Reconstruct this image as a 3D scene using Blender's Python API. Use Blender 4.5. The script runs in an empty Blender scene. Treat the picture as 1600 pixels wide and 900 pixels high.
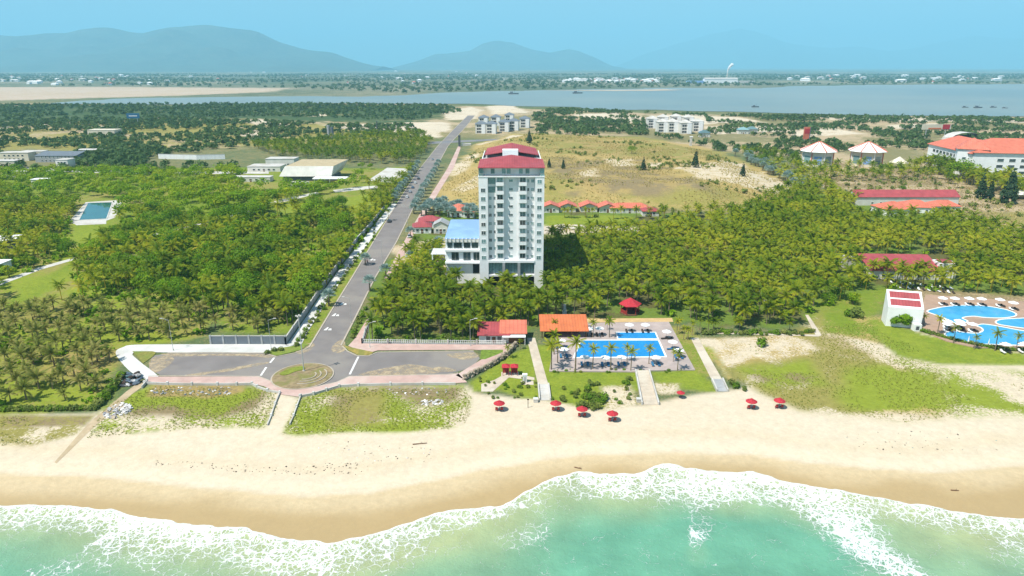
import bpy, bmesh, math, random
import numpy as np
from mathutils import Vector
R = math.radians
SC = bpy.context.scene
COL = SC.collection
rng = np.random.default_rng(7)
random.seed(7)

# ------------------------------------------------------------------ camera, sky, sun, exposure
CAMZ = 80.0; FPX = 1067.0; PITCH = R(18.0)
cam = bpy.data.cameras.new('camera'); cam.sensor_width = 36; cam.lens = 36 * FPX / 1600
cam.clip_start = 1.0; cam.clip_end = 150000
cam_ob = bpy.data.objects.new('camera', cam); COL.objects.link(cam_ob)
cam_ob.location = (0, 0, CAMZ); cam_ob.rotation_euler = (R(90) - PITCH, 0, 0)
SC.camera = cam_ob
SUN_EL = R(60); SUN_H = Vector((-0.82, -0.58)).normalized()
sun_dir = Vector((SUN_H.x * math.cos(SUN_EL), SUN_H.y * math.cos(SUN_EL), math.sin(SUN_EL)))
world = bpy.data.worlds.new('World'); SC.world = world; world.use_nodes = True
wn = world.node_tree.nodes; wl = world.node_tree.links
bg = wn['Background']; sky = wn.new('ShaderNodeTexSky'); sky.sky_type = 'NISHITA'
sky.sun_disc = False; sky.sun_elevation = SUN_EL; sky.sun_rotation = math.atan2(SUN_H.x, SUN_H.y) % (2 * math.pi)
sky.altitude = 50; sky.air_density = 1.0; sky.dust_density = 0.4; sky.ozone_density = 2.5
wl.new(sky.outputs[0], bg.inputs[0]); bg.inputs[1].default_value = 0.085
sl = bpy.data.lights.new('sun', 'SUN'); sl.energy = 5.0; sl.angle = R(0.5); sl.color = (1.0, 0.955, 0.87)
so = bpy.data.objects.new('sun', sl); COL.objects.link(so)
so.rotation_euler = (-sun_dir).to_track_quat('-Z', 'Y').to_euler(); so.location = (-200, -100, 400)
SC.view_settings.view_transform = 'Standard'; SC.view_settings.look = 'None'
SC.view_settings.gamma = 1; SC.view_settings.use_curve_mapping = False
SC.view_settings.exposure = 0.5
SC.render.engine = 'CYCLES'
SC.cycles.max_bounces = 5; SC.cycles.diffuse_bounces = 2; SC.cycles.glossy_bounces = 2
SC.cycles.transmission_bounces = 3; SC.cycles.volume_bounces = 2; SC.cycles.transparent_max_bounces = 6
SC.cycles.use_denoising = True; SC.cycles.caustics_reflective = False; SC.cycles.caustics_refractive = False

# ------------------------------------------------------------------ pixels of the 1600x900 photograph -> places
CP, SP = math.cos(PITCH), math.sin(PITCH)
def at_z(px, py, z=0.0):
    v = (py - 450) / FPX; u = (px - 800) / FPX
    dy = CP - v * SP; dz = -SP - v * CP
    t = (z - CAMZ) / dz
    return np.array([u * t, dy * t, z])
def at_y(px, py, y):                      # point of a pixel's ray on the plane at distance y
    v = (py - 450) / FPX; u = (px - 800) / FPX
    dy = CP - v * SP; dz = -SP - v * CP
    t = y / dy
    return np.array([u * t, y, CAMZ + dz * t])
def project(x, y, z):
    d = y * CP - (z - CAMZ) * SP
    up = y * SP + (z - CAMZ) * CP
    return 800 + FPX * x / d, 450 - FPX * up / d

_tab = np.random.default_rng(3).random((256, 256))
def vnoise(x, y):
    xi = np.floor(x).astype(int); yi = np.floor(y).astype(int)
    fx = x - xi; fy = y - yi; fx = fx * fx * (3 - 2 * fx); fy = fy * fy * (3 - 2 * fy)
    a = _tab[xi & 255, yi & 255]; b = _tab[(xi + 1) & 255, yi & 255]
    c = _tab[xi & 255, (yi + 1) & 255]; d = _tab[(xi + 1) & 255, (yi + 1) & 255]
    return (a * (1 - fx) + b * fx) * (1 - fy) + (c * (1 - fx) + d * fx) * fy
def fbm(x, y, o=4):
    s = 0; a = 0.5; t = 0
    for k in range(o):
        s = s + a * vnoise(x * 2 ** k + 17 * k, y * 2 ** k + 31 * k); t += a; a *= .5
    return s / t
def sstep(a, b, x):
    t = np.clip((x - a) / (b - a), 0, 1); return t * t * (3 - 2 * t)
def sdist(poly, x, y):
    """signed distance to a polygon, positive inside"""
    poly = np.asarray(poly)[:, :2]; n = len(poly)
    ins = np.zeros(x.shape, bool); dmin = np.full(x.shape, 1e18)
    for i in range(n):
        x0, y0 = poly[i]; x1, y1 = poly[(i + 1) % n]
        c = ((y0 > y) != (y1 > y)) & (x < (x1 - x0) * (y - y0) / ((y1 - y0) if y1 != y0 else 1e-9) + x0)
        ins ^= c
        ex, ey = x1 - x0, y1 - y0; L = ex * ex + ey * ey + 1e-9
        t = np.clip(((x - x0) * ex + (y - y0) * ey) / L, 0, 1)
        dmin = np.minimum(dmin, (x - x0 - t * ex) ** 2 + (y - y0 - t * ey) ** 2)
    d = np.sqrt(dmin); return np.where(ins, d, -d)
def sd_box(poly, x, y, pad):
    poly = np.asarray(poly)[:, :2]
    out = np.full(x.shape, -1e6)
    m = (x > poly[:, 0].min() - pad) & (x < poly[:, 0].max() + pad) & (y > poly[:, 1].min() - pad) & (y < poly[:, 1].max() + pad)
    if m.any(): out[m] = sdist(poly, x[m], y[m])
    return out
SEA = -2.6
PLATEAU = np.array([at_z(*p)[:2] for p in [(672,322),(700,283),(722,250),(748,226),(800,213),(860,214),(1000,220),(1110,236),(1180,262),(1250,294),(1230,310),(1130,332),(1020,322),(850,318),(735,326)]])
LAGOON = [(105,158.5),(250,152.5),(440,150.5),(560,151),(660,146.5),(760,143),(900,140),(1060,137.5),(1180,138.5),(1240,134.5),(1420,132.5),(1620,131.5),(2100,131),(2100,185),(1600,182),(1300,180),(1100,176),(900,168.5),(700,163),(500,161),(250,164),(130,162.5)]
FLAT = [np.array([at_z(*p)[:2] for p in q]) for q in ([(640,290),(684,228),(712,199),(731,179),(744,179),(727,199),(706,228),(670,290)], [(655,222),(800,216),(800,219),(655,226)])]
LAGOON_XY = np.array([at_z(*p)[:2] for p in LAGOON])
def hz(x, y):
    x = np.asarray(x, float); y = np.asarray(y, float)
    b = sstep(100, 152, y)
    z = SEA + b * (0 - SEA) - np.clip(101 - y, 0, 80) * .05
    sd = sd_box(PLATEAU, np.atleast_1d(x), np.atleast_1d(y), 60).reshape(x.shape)
    m = sstep(-4, 45, sd)
    z = z + m * (5.0 + 4.0 * fbm(x / 60, y / 60, 3))
    # uneven ground of the dune fields far inland
    f = sstep(620, 760, y) * (1 - sstep(1450, 1650, y))
    for q in FLAT: f = f * (1 - sstep(-30, -6, sd_box(q, np.atleast_1d(x), np.atleast_1d(y), 60).reshape(x.shape)))
    ls = sd_box(LAGOON_XY, np.atleast_1d(x), np.atleast_1d(y), 200).reshape(x.shape)
    return z + f * (fbm(x / 70 + 9, y / 70, 3) - .3) * 5 * (1 - m) * (1 - sstep(-120, -60, ls)) - 2.0 * sstep(60, 110, ls)
def G(px, py, dz=0.0):                    # ground point seen at a pixel (+dz: point dz above ground)
    z = 0.0
    for _ in range(7):
        p = at_z(px, py, z + dz)
        z = .5 * z + .5 * float(hz(p[0], p[1]))
    return np.array([p[0], p[1], z + dz])
def GP(pts, dz=0.0): return np.array([G(a, b, dz) for a, b in pts])
def P0(pts): return np.array([at_z(a, b, 0)[:2] for a, b in pts])

# ------------------------------------------------------------------ objects
def link(o, parent=None):
    COL.objects.link(o)
    if parent is not None: o.parent = parent
    return o
def tag(o, label=None, cat=None, group=None, kind=None):
    if label: o['label'] = label
    if cat: o['category'] = cat
    if group: o['group'] = group
    if kind: o['kind'] = kind
    return o
def thing(name, label, cat, loc=(0, 0, 0), rz=0, group=None):
    o = bpy.data.objects.new(name, None); o.empty_display_size = .3
    o.location = tuple(float(c) for c in loc); o.rotation_euler = (0, 0, rz); link(o)
    return tag(o, label, cat, group)
def copy_tree(o, parent=None):
    c = o.copy(); COL.objects.link(c); c.parent = parent
    for ch in o.children: copy_tree(ch, c)
    return c
def dup(root, loc, rz=0, s=1.0, label=None, group=None):
    c = copy_tree(root); c.location = tuple(float(k) for k in loc); c.rotation_euler = (0, 0, rz); c.scale = (s, s, s)
    if label: c['label'] = label
    if group: c['group'] = group
    return c
class MB:
    def __init__(s): s.v = []; s.f = []
    def box(s, cx, cy, cz, sx, sy, sz, rz=0.0):          # cz is the underside
        c, n = math.cos(rz), math.sin(rz); b = len(s.v)
        for k in (0, 1):
            for (a, d) in ((-1, -1), (1, -1), (1, 1), (-1, 1)):
                x, y = a * sx / 2, d * sy / 2
                s.v.append((cx + x * c - y * n, cy + x * n + y * c, cz + k * sz))
        for f in ((3, 2, 1, 0), (4, 5, 6, 7), (0, 1, 5, 4), (1, 2, 6, 5), (2, 3, 7, 6), (3, 0, 4, 7)):
            s.f.append(tuple(b + i for i in f))
        return s
    def prism(s, poly, z0, z1):
        n = len(poly); b = len(s.v)
        a = sum(poly[i][0] * poly[(i + 1) % n][1] - poly[(i + 1) % n][0] * poly[i][1] for i in range(n))
        if a < 0: poly = list(poly)[::-1]
        for p in poly: s.v.append((p[0], p[1], z0))
        for p in poly: s.v.append((p[0], p[1], z1))
        s.f.append(tuple(range(b + n - 1, b - 1, -1))); s.f.append(tuple(range(b + n, b + 2 * n)))
        for i in range(n):
            j = (i + 1) % n; s.f.append((b + i, b + j, b + n + j, b + n + i))
        return s
    def sheet(s, poly, z):
        n = len(poly); b = len(s.v)
        a = sum(poly[i][0] * poly[(i + 1) % n][1] - poly[(i + 1) % n][0] * poly[i][1] for i in range(n))
        if a < 0: poly = list(poly)[::-1]
        for p in poly: s.v.append((p[0], p[1], z))
        s.f.append(tuple(range(b, b + n))); return s
    def tube(s, p0, p1, r0, r1=None, n=6):
        r1 = r0 if r1 is None else r1
        p0 = Vector(p0); p1 = Vector(p1); d = (p1 - p0).normalized()
        u = d.orthogonal().normalized(); w = d.cross(u); b = len(s.v)
        for p, r in ((p0, r0), (p1, r1)):
            for k in range(n):
                a = 2 * math.pi * k / n; q = p + (u * math.cos(a) + w * math.sin(a)) * r; s.v.append(tuple(q))
        for k in range(n):
            j = (k + 1) % n; s.f.append((b + k, b + j, b + n + j, b + n + k))
        s.f.append(tuple(range(b + n - 1, b - 1, -1))); s.f.append(tuple(range(b + n, b + 2 * n)))
        return s
    def poly(s, *pts):
        b = len(s.v); s.v += [tuple(map(float, p)) for p in pts]; s.f.append(tuple(range(b, b + len(pts)))); return s
    def cone(s, cx, cy, z0, z1, r, n=8, r1=0.0, th=0.06, rot=0):
        """an umbrella or tent canopy: a thin closed cone"""
        b = len(s.v)
        for z, rr in ((z0, r), (z1, r1 + .02)):
            for off in (0, th):
                for k in range(n):
                    a = 2 * math.pi * k / n + rot
                    s.v.append((cx + rr * math.cos(a), cy + rr * math.sin(a), z + off))
        for k in range(n):
            j = (k + 1) % n
            s.f += [(b + n + k, b + n + j, b + 3 * n + j, b + 3 * n + k), (b + j, b + k, b + 2 * n + k, b + 2 * n + j),
                    (b + k, b + j, b + n + j, b + n + k)]
        s.f.append(tuple(b + 3 * n + k for k in range(n))); return s
    def mesh(s, name, mat):
        m = bpy.data.meshes.new(name); m.from_pydata([tuple(map(float, q)) for q in s.v], [], s.f); m.validate(); m.update()
        if mat: m.materials.append(mat)
        return m
    def build(s, name, mat, parent=None):
        return link(bpy.data.objects.new(name, s.mesh(name, mat)), parent)
def struct(name, mb, mat): return tag(mb.build(name, mat), kind='structure')
def solo(name, mb, mat, label, cat, group=None): return tag(mb.build(name, mat), label, cat, group)
def raw_mesh(name, V, F, mat, smooth=False, **attrs):
    """V (n,3), F (m,3|4) numpy -> mesh, float attributes per point"""
    m = bpy.data.meshes.new(name); V = np.asarray(V, np.float32); F = np.asarray(F, np.int32); k = F.shape[1]
    m.vertices.add(len(V)); m.vertices.foreach_set('co', V.ravel())
    m.loops.add(F.size); m.loops.foreach_set('vertex_index', F.ravel())
    m.polygons.add(len(F)); m.polygons.foreach_set('loop_start', np.arange(0, F.size, k, dtype=np.int32))
    m.polygons.foreach_set('loop_total', np.full(len(F), k, np.int32))
    if smooth: m.polygons.foreach_set('use_smooth', np.ones(len(F), bool))
    for n, a in attrs.items():
        a = np.asarray(a, np.float32)
        if a.ndim == 1: at = m.attributes.new(n, 'FLOAT', 'POINT'); at.data.foreach_set('value', a)
        else:
            at = m.attributes.new(n, 'FLOAT_COLOR', 'POINT')
            at.data.foreach_set('color', np.hstack([a[:, :3], np.ones((len(a), 1), np.float32)]).ravel().astype(np.float32))
    m.update(calc_edges=True); m.validate()
    if mat: m.materials.append(mat)
    return m

# ------------------------------------------------------------------ materials
class NT:
    def __init__(s, name):
        s.m = bpy.data.materials.new(name); s.m.use_nodes = True; s.t = s.m.node_tree; s.n = s.t.nodes; s.b = s.n['Principled BSDF']
        s.out = s.n['Material Output']
    def new(s, typ, **kw):
        o = s.n.new('ShaderNode' + typ)
        for k, v in kw.items(): setattr(o, k, v)
        return o
    def set(s, sock, v):
        if hasattr(v, 'node'): s.t.links.new(v, sock)
        else: sock.default_value = v
    def pos(s): return s.new('NewGeometry').outputs['Position']
    def attr(s, name, col=False):
        a = s.new('Attribute'); a.attribute_name = name; return a.outputs['Color' if col else 'Fac']
    def noise(s, scale, detail=3, rough=.55, vec=None, dist=0.0):
        o = s.new('TexNoise'); s.set(o.inputs['Vector'], vec if vec is not None else s.pos())
        o.inputs['Scale'].default_value = scale; o.inputs['Detail'].default_value = detail
        o.inputs['Roughness'].default_value = rough; o.inputs['Distortion'].default_value = dist; return o.outputs['Fac']
    def math(s, op, a, b=0.0, clamp=False):
        o = s.new('Math', operation=op, use_clamp=clamp); s.set(o.inputs[0], a); s.set(o.inputs[1], b); return o.outputs[0]
    def mapr(s, v, a, b, c, d, smooth=False):
        o = s.new('MapRange'); o.interpolation_type = 'SMOOTHSTEP' if smooth else 'LINEAR'
        for i, k in enumerate((v, a, b, c, d)): s.set(o.inputs[i], k)
        return o.outputs[0]
    def mix(s, f, a, b, blend='MIX'):
        o = s.new('Mix', data_type='RGBA', blend_type=blend)
        s.set(o.inputs[0], f)
        for i, c in ((6, a), (7, b)):
            s.set(o.inputs[i], c if hasattr(c, 'node') else (*c[:3], 1))
        return o.outputs[2]
    def scale(s, col, f):
        o = s.new('VectorMath', operation='SCALE'); s.set(o.inputs[0], col if hasattr(col, 'node') else tuple(col[:3])); s.set(o.inputs['Scale'], f); return o.outputs[0]
    def bump(s, h, strength, dist):
        o = s.new('Bump'); o.inputs['Strength'].default_value = strength; o.inputs['Distance'].default_value = dist
        s.set(o.inputs['Height'], h); s.t.links.new(o.outputs[0], s.b.inputs['Normal'])
def mat(name, col, rough=.7, scale=.6, amt=.18, second=None, spec=.3, metal=0.0, rand=0.0):
    k = NT(name); n = k.noise(scale, 4)
    c = k.scale(col, k.mapr(n, .3, .7, 1 - amt, 1 + amt))
    if second: c = k.mix(k.mapr(k.noise(scale * .23 + .01, 4, .65), .48, .62, 0, 1), c, second)
    if rand:
        oi = k.new('ObjectInfo'); c = k.scale(c, k.mapr(oi.outputs['Random'], 0, 1, 1 - rand, 1 + rand))
    k.set(k.b.inputs['Base Color'], c); k.b.inputs['Roughness'].default_value = rough
    k.b.inputs['Specular IOR Level'].default_value = spec; k.b.inputs['Metallic'].default_value = metal
    return k.m
def stripe_mat(name, c1, c2, freq, axis=0, rough=.6, duty=.3):
    """roof sheets and pantiles: fine ribs along one object axis"""
    k = NT(name); tc = k.new('TexCoord'); sp = k.new('SeparateXYZ'); k.t.links.new(tc.outputs['Object'], sp.inputs[0])
    w = k.math('FRACT', k.math('MULTIPLY', sp.outputs[axis], freq))
    f = k.mapr(w, 0, duty, 1, 0, True)
    n = k.mapr(k.noise(.35, 4), .3, .7, .82, 1.15)
    k.set(k.b.inputs['Base Color'], k.scale(k.mix(f, c1, c2), n)); k.b.inputs['Roughness'].default_value = rough
    k.bump(w, .4, .05); return k.m
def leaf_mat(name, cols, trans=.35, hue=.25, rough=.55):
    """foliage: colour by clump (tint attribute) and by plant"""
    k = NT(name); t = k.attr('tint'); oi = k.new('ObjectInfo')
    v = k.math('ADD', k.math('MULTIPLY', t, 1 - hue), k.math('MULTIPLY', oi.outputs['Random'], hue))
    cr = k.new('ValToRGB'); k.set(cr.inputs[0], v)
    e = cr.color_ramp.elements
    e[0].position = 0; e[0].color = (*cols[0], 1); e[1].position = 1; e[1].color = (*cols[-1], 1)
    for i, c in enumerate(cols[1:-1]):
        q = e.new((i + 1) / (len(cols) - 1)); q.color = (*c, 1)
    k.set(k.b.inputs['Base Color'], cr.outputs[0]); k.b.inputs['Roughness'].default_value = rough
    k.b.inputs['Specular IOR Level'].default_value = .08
    tr = k.new('BsdfTranslucent'); k.t.links.new(k.scale(cr.outputs[0], 1.2), tr.inputs[0])
    mx = k.new('MixShader'); mx.inputs[0].default_value = trans * .8
    k.t.links.new(k.b.outputs[0], mx.inputs[1]); k.t.links.new(tr.outputs[0], mx.inputs[2]); k.t.links.new(mx.outputs[0], k.out.inputs[0])
    return k.m
M = dict(
    white=mat('white_render', (.84, .84, .83), .7, .4, .06),
    offwhite=mat('off_white_render', (.68, .66, .60), .8, .3, .1),
    cream=mat('cream_render', (.66, .60, .47), .8, .3, .1),
    grey=mat('grey_concrete', (.36, .37, .37), .85, .5, .15),
    lgrey=mat('light_concrete', (.55, .53, .49), .85, .5, .14, second=(.45, .42, .36)),
    dgrey=mat('dark_grey_paint', (.09, .10, .11), .6, .8, .2),
    bluegrey=mat('blue_grey_panel', (.15, .175, .20), .6, .5, .12),
    glass=mat('window_glass', (.055, .08, .085), .08, 2., .3, spec=.8, rand=.5),
    glassg=mat('green_window_glass', (.17, .28, .28), .10, 2., .25, spec=.8, rand=.4),
    dark=mat('dark_opening', (.015, .018, .02), .5, 1., .2),
    redroof=stripe_mat('red_roof_sheet', (.37, .065, .07), (.28, .045, .05), 1.1),
    redroof_y=stripe_mat('red_roof_tile', (.38, .07, .075), (.29, .05, .055), .9, 1),
    orange=stripe_mat('orange_roof_tile', (.60, .165, .055), (.47, .115, .04), 1.1),
    coral=stripe_mat('coral_roof_tile', (.62, .17, .10), (.50, .125, .075), .8),
    blue=mat('blue_roof_sheet', (.26, .42, .66), .5, .12, .12, second=(.20, .33, .62)),
    redcloth=mat('red_canvas', (.44, .03, .042), .8, 3., .25),
    redwood=mat('red_painted_wood', (.30, .035, .03), .7, 2., .2),
    wood=mat('brown_wood', (.16, .085, .045), .7, 2., .25),
    whitecloth=mat('white_canvas', (.82, .82, .80), .8, 2., .05),
    bluecush=mat('blue_cushion', (.03, .14, .27), .8, 3., .2),
    dgwood=mat('dark_wicker', (.05, .035, .03), .8, 3., .2),
    steel=mat('grey_steel', (.50, .52, .53), .4, 1., .08, metal=.3),
    trunk=mat('palm_trunk', (.22, .17, .115), .9, 1.5, .3),
    bark=mat('bark', (.15, .11, .075), .9, 1.5, .3),
    asphalt=mat('asphalt', (.205, .185, .175), .9, .12, .12, second=(.25, .225, .20)),
    asphalt2=mat('far_asphalt', (.19, .19, .20), .9, .05, .1, second=(.25, .24, .22)),
    whitepave=mat('white_paving', (.62, .61, .58), .85, .3, .1, second=(.52, .51, .47)),
    pinkpave=mat('pink_paving', (.50, .34, .29), .85, .3, .13, second=(.56, .43, .37)),
    deck=mat('pool_deck_paving', (.42, .345, .315), .8, .35, .12, second=(.35, .30, .275)),
    tandeck=mat('tan_pool_deck', (.40, .27, .19), .8, .3, .1, second=(.33, .23, .17)),
    kerb=mat('kerb_stone', (.44, .38, .30), .85, .8, .12),
    path=mat('concrete_path', (.52, .44, .34), .85, .4, .14, second=(.58, .52, .42)),
    dirt=mat('sandy_track', (.46, .36, .23), .95, .4, .15, second=(.38, .29, .17)),
    paint=mat('road_paint', (.76, .75, .72), .8, 1.5, .15),
    stone=mat('rubble_stone', (.33, .27, .20), .95, 1.2, .35, second=(.44, .36, .26)),
    trash=mat('mixed_rubbish', (.42, .41, .40), .9, 1.3, .5, second=(.12, .13, .16), rand=.4),
    rubbish_w=mat('pale_rubbish', (.66, .63, .60), .9, 1.3, .25, rand=.3),
    tarp=mat('blue_grey_tarp', (.10, .13, .17), .6, 1., .4, second=(.18, .35, .32)),
    smoke=None,
)
LEAF = dict(
    palm=leaf_mat('coconut_fronds', [(.016, .045, .003), (.10, .17, .006), (.30, .325, .012), (.58, .47, .06)], .42, .30),
    dry=leaf_mat('dry_fronds', [(.05, .075, .012), (.17, .20, .030), (.34, .30, .09), (.50, .42, .22)], .38, .3),
    silver=leaf_mat('silver_fronds', [(.16, .25, .20), (.30, .41, .36), (.42, .52, .47)], .35, .3),
    tree=leaf_mat('tree_leaves', [(.018, .065, .004), (.085, .20, .006), (.21, .34, .010), (.40, .42, .02)], .42, .45),
    lush=leaf_mat('lush_leaves', [(.05, .13, .006), (.17, .31, .010), (.34, .45, .018)], .42, .4),
    dark=leaf_mat('dark_needles', [(.02, .045, .022), (.04, .075, .032), (.07, .105, .045)], .2, .4),
    far=leaf_mat('far_leaves', [(.055, .105, .035), (.10, .165, .045), (.17, .215, .065)], .35, .2),
    scrub=leaf_mat('scrub_leaves', [(.09, .14, .03), (.18, .23, .045), (.29, .30, .08)], .35, .4),
    hedge=leaf_mat('hedge_leaves', [(.06, .14, .012), (.15, .27, .02), (.26, .36, .03)], .4, .3),
)

# ------------------------------------------------------------------ the ground: one sheet to the horizon
C = dict(sand=(.58, .49, .355), pale=(.60, .515, .385), wet=(.40, .29, .145), damp=(.52, .41, .25), lawn=(.165, .225, .022), grass=(.22, .265, .028),
         olive=(.265, .235, .065), dry=(.35, .255, .095), straw=(.40, .295, .11), brown=(.24, .185, .095), soil=(.11, .105, .035),
         floor=(.13, .19, .03), scrub=(.21, .19, .085), fgreen=(.095, .135, .055), dgreen=(.06, .10, .035), tan=(.43, .33, .20), pink=(.50, .40, .31))
rows = [40.0]
while rows[-1] < 46000:
    y = rows[-1]; rows.append(y + max(.85, y * (.0082 if y < 2500 else .02)))
rows = np.array(rows); NC = 400
tt = np.linspace(-1, 1, NC)
tt = tt * (.8 + .2 * tt * tt)
XX = (rows[:, None] * 1.0 + 95) * tt[None, :]; YY = np.repeat(rows[:, None], NC, 1)
gx, gy = XX.ravel(), YY.ravel(); gz = hz(gx, gy)
N = len(gx)
cA = np.tile(np.array(C['scrub'], float), (N, 1)); cB = np.tile(np.array(C['fgreen'], float), (N, 1)); w = np.full(N, .55); wet = np.zeros(N); sm = np.full(N, .1)
n1 = fbm(gx / 12, gy / 12, 4) - .5; n2 = fbm(gx / 60 + 5, gy / 60, 4) - .5; n3 = fbm(gx / 400 + 2, gy / 400, 4) - .5
def cover(pts, a, b, ww, soft=2.0, rough=None, px=True):
    poly = P0(pts) if px else np.asarray(pts)
    rough = soft * 2 if rough is None else rough
    sd = sd_box(poly, gx, gy, soft * 3 + rough)
    m = sstep(-soft, soft, sd + n1 * 2 * rough)
    i = m > 0
    mm = m[i][:, None]
    cA[i] = cA[i] * (1 - mm) + np.array(C[a]) * mm; cB[i] = cB[i] * (1 - mm) + np.array(C[b]) * mm
    sm[i] = sm[i] * (1 - m[i]) + (.62 if (a, b) == ('sand', 'pale') else .1) * m[i]
    wv = ww[i] if isinstance(ww, np.ndarray) else ww
    w[i] = w[i] * (1 - m[i]) + wv * m[i]
# far plain
far = sstep(1500, 2200, gy)[:, None]
cA[:] = cA * (1 - far) + np.array((.26, .235, .15)) * far; cB[:] = cB * (1 - far) + np.array((.09, .12, .06)) * far
w[:] = np.clip(w + n3 * .8, 0, 1)
cover([(-400,162),(130,162),(400,160),(700,163),(800,170),(1000,176),(1300,181),(2000,184),(2000,262),(1440,262),(1250,250),(1100,234),(1000,225),(700,215),(-400,235)], 'tan', 'scrub', np.clip(.42 + n2 * 1.8 + n1 * .6, 0, 1), 25, 20)
cover([(-400,163),(130,164),(400,162),(700,165),(720,178),(640,196),(300,186),(0,200),(-400,205)], 'scrub', 'dgreen', np.clip(.8 + n2, 0, 1), 30)
cover([(-400,200),(300,190),(640,198),(690,205),(660,228),(300,232),(-400,240)], 'tan', 'olive', np.clip(.6 + n2 * 1.6, 0, 1), 15)
for pts in ([(375,190),(405,187),(445,193),(455,199),(400,198)], [(480,180),(512,179),(515,183),(485,184)], [(690,178),(735,167),(755,172),(740,186),(700,188)],
            [(895,180),(960,178),(1015,186),(1000,192),(920,190)], [(1015,182),(1075,178),(1160,186),(1200,192),(1100,196),(1040,190)], [(1100,200),(1210,198),(1240,206),(1120,211)],
            [(60,192),(112,191),(110,196),(65,197)], [(0,192),(16,192),(12,206),(0,206)], [(500,196),(560,195),(700,192),(705,206),(560,207)], [(150,200),(185,198),(188,212),(150,214)],
            [(305,192),(335,191),(338,194),(310,195)], [(1380,196),(1460,192),(1480,198),(1400,202)], [(590,205),(680,203),(690,216),(600,214)], [(1240,180),(1600,186),(1600,192),(1300,188)],
            [(370,206),(430,205),(432,213),(375,214)], [(760,166),(800,164),(830,178),(770,180)], [(1230,205),(1300,203),(1350,212),(1250,216)]):
    cover(pts, 'pale', 'tan', .25, 4, 10)
cover([(-200,136),(200,136),(330,137),(455,138),(420,144),(260,150),(0,157),(-200,160)], 'pink', 'tan', .4, 30, 50)
# beach and everything seaward of the gardens
land = np.array([(-900,648),(0,648),(150,645),(240,602),(435,606),(470,622),(525,606),(728,602),(745,614),(850,626),(1000,632),(1120,614),(1180,600),(1280,560),(1380,510),(1450,522),(1600,550),(2500,700)])
beach = P0([tuple(p) for p in land] + [(2500, 1400), (-900, 1400)])
cover(np.vstack([beach[:-2], [(400, 20), (-400, 20)]]), 'sand', 'pale', .5, 1.2, 1.5, px=False)
# left plantation of young palms
cover([(-700,640),(-700,300),(0,300),(140,350),(330,490),(335,528),(205,540),(178,556),(188,600),(150,640),(0,646)], 'olive', 'grass', np.clip(.6 + n1 * 1.4, 0, 1), 2)
cover([(60,560),(160,540),(190,560),(150,590),(70,580)], 'dry', 'olive', .5, 4)
# left woods floor
cover([(-700,300),(0,262),(380,262),(560,262),(640,262),(590,360),(510,440),(450,520),(330,525),(330,490),(140,352)], 'olive', 'lawn', np.clip(.62 + n2 * 1.2, 0, 1), 4)
cover([(0,476),(28,452),(115,408),(118,425),(70,462),(0,486)], 'lawn', 'grass', .5, 1.5)
cover([(112,352),(170,345),(176,362),(128,392),(112,380)], 'lawn', 'grass', .5, 1.5)
cover([(430,300),(560,298),(600,300),(585,320),(500,330),(430,316)], 'lawn', 'olive', .4, 3)
cover([(0,262),(60,262),(62,272),(0,274)], 'lawn', 'grass', .4, 3)
cover([(200,225),(262,228),(258,240),(205,238)], 'straw', 'lawn', .5, 3)
cover([(440,322),(600,300),(585,335),(450,345)], 'lawn', 'grass', .6, 3)
# verge left of road, right grove floors
cover([(447,540),(470,505),(530,425),(600,340),(660,265),(675,270),(640,306),(551,432),(515,490),(483,543)], 'olive', 'lawn', .6, .6, .6)
cover([(545,545),(585,440),(625,380),(690,330),(750,330),(850,330),(1130,335),(1240,295),(1340,300),(1600,330),(2200,360),(2200,520),(1600,470),(1380,480),(1260,506),(1100,515),(1085,500),(850,510),(790,528),(570,532)], 'soil', 'floor', np.clip(.6 + n1 * 1.8, 0, 1), 2)
cover([(850,352),(935,352),(1010,356),(930,364),(850,366)], 'tan', 'sand', .5, 1.5)
cover([(855,338),(940,336),(1000,340),(940,350),(856,352)], 'lawn', 'grass', .6, 1.5)
cover([(600,385),(700,372),(745,400),(700,420),(640,415)], 'tan', 'path' if 'path' in C else 'sand', .4, 2)
cover([(1240,290),(1290,252),(1440,262),(1600,300),(1700,330),(1700,400),(1600,385),(1480,330),(1340,296)], 'brown', 'tan', np.clip(.45 + n1 * 1.5, 0, 1), 4)
cover([(1500,330),(1700,335),(1700,400),(1560,395),(1540,360)], 'brown', 'olive', np.clip(.6 + n1, 0, 1), 4)
cover([(1250,505),(1280,470),(1395,450),(1400,480),(1370,500)], 'olive', 'lawn', .6, 3)
cover([(1400,462),(1440,450),(1600,462),(1700,472),(1700,490),(1440,474)], 'tan', 'brown', .5, 2)
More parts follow.
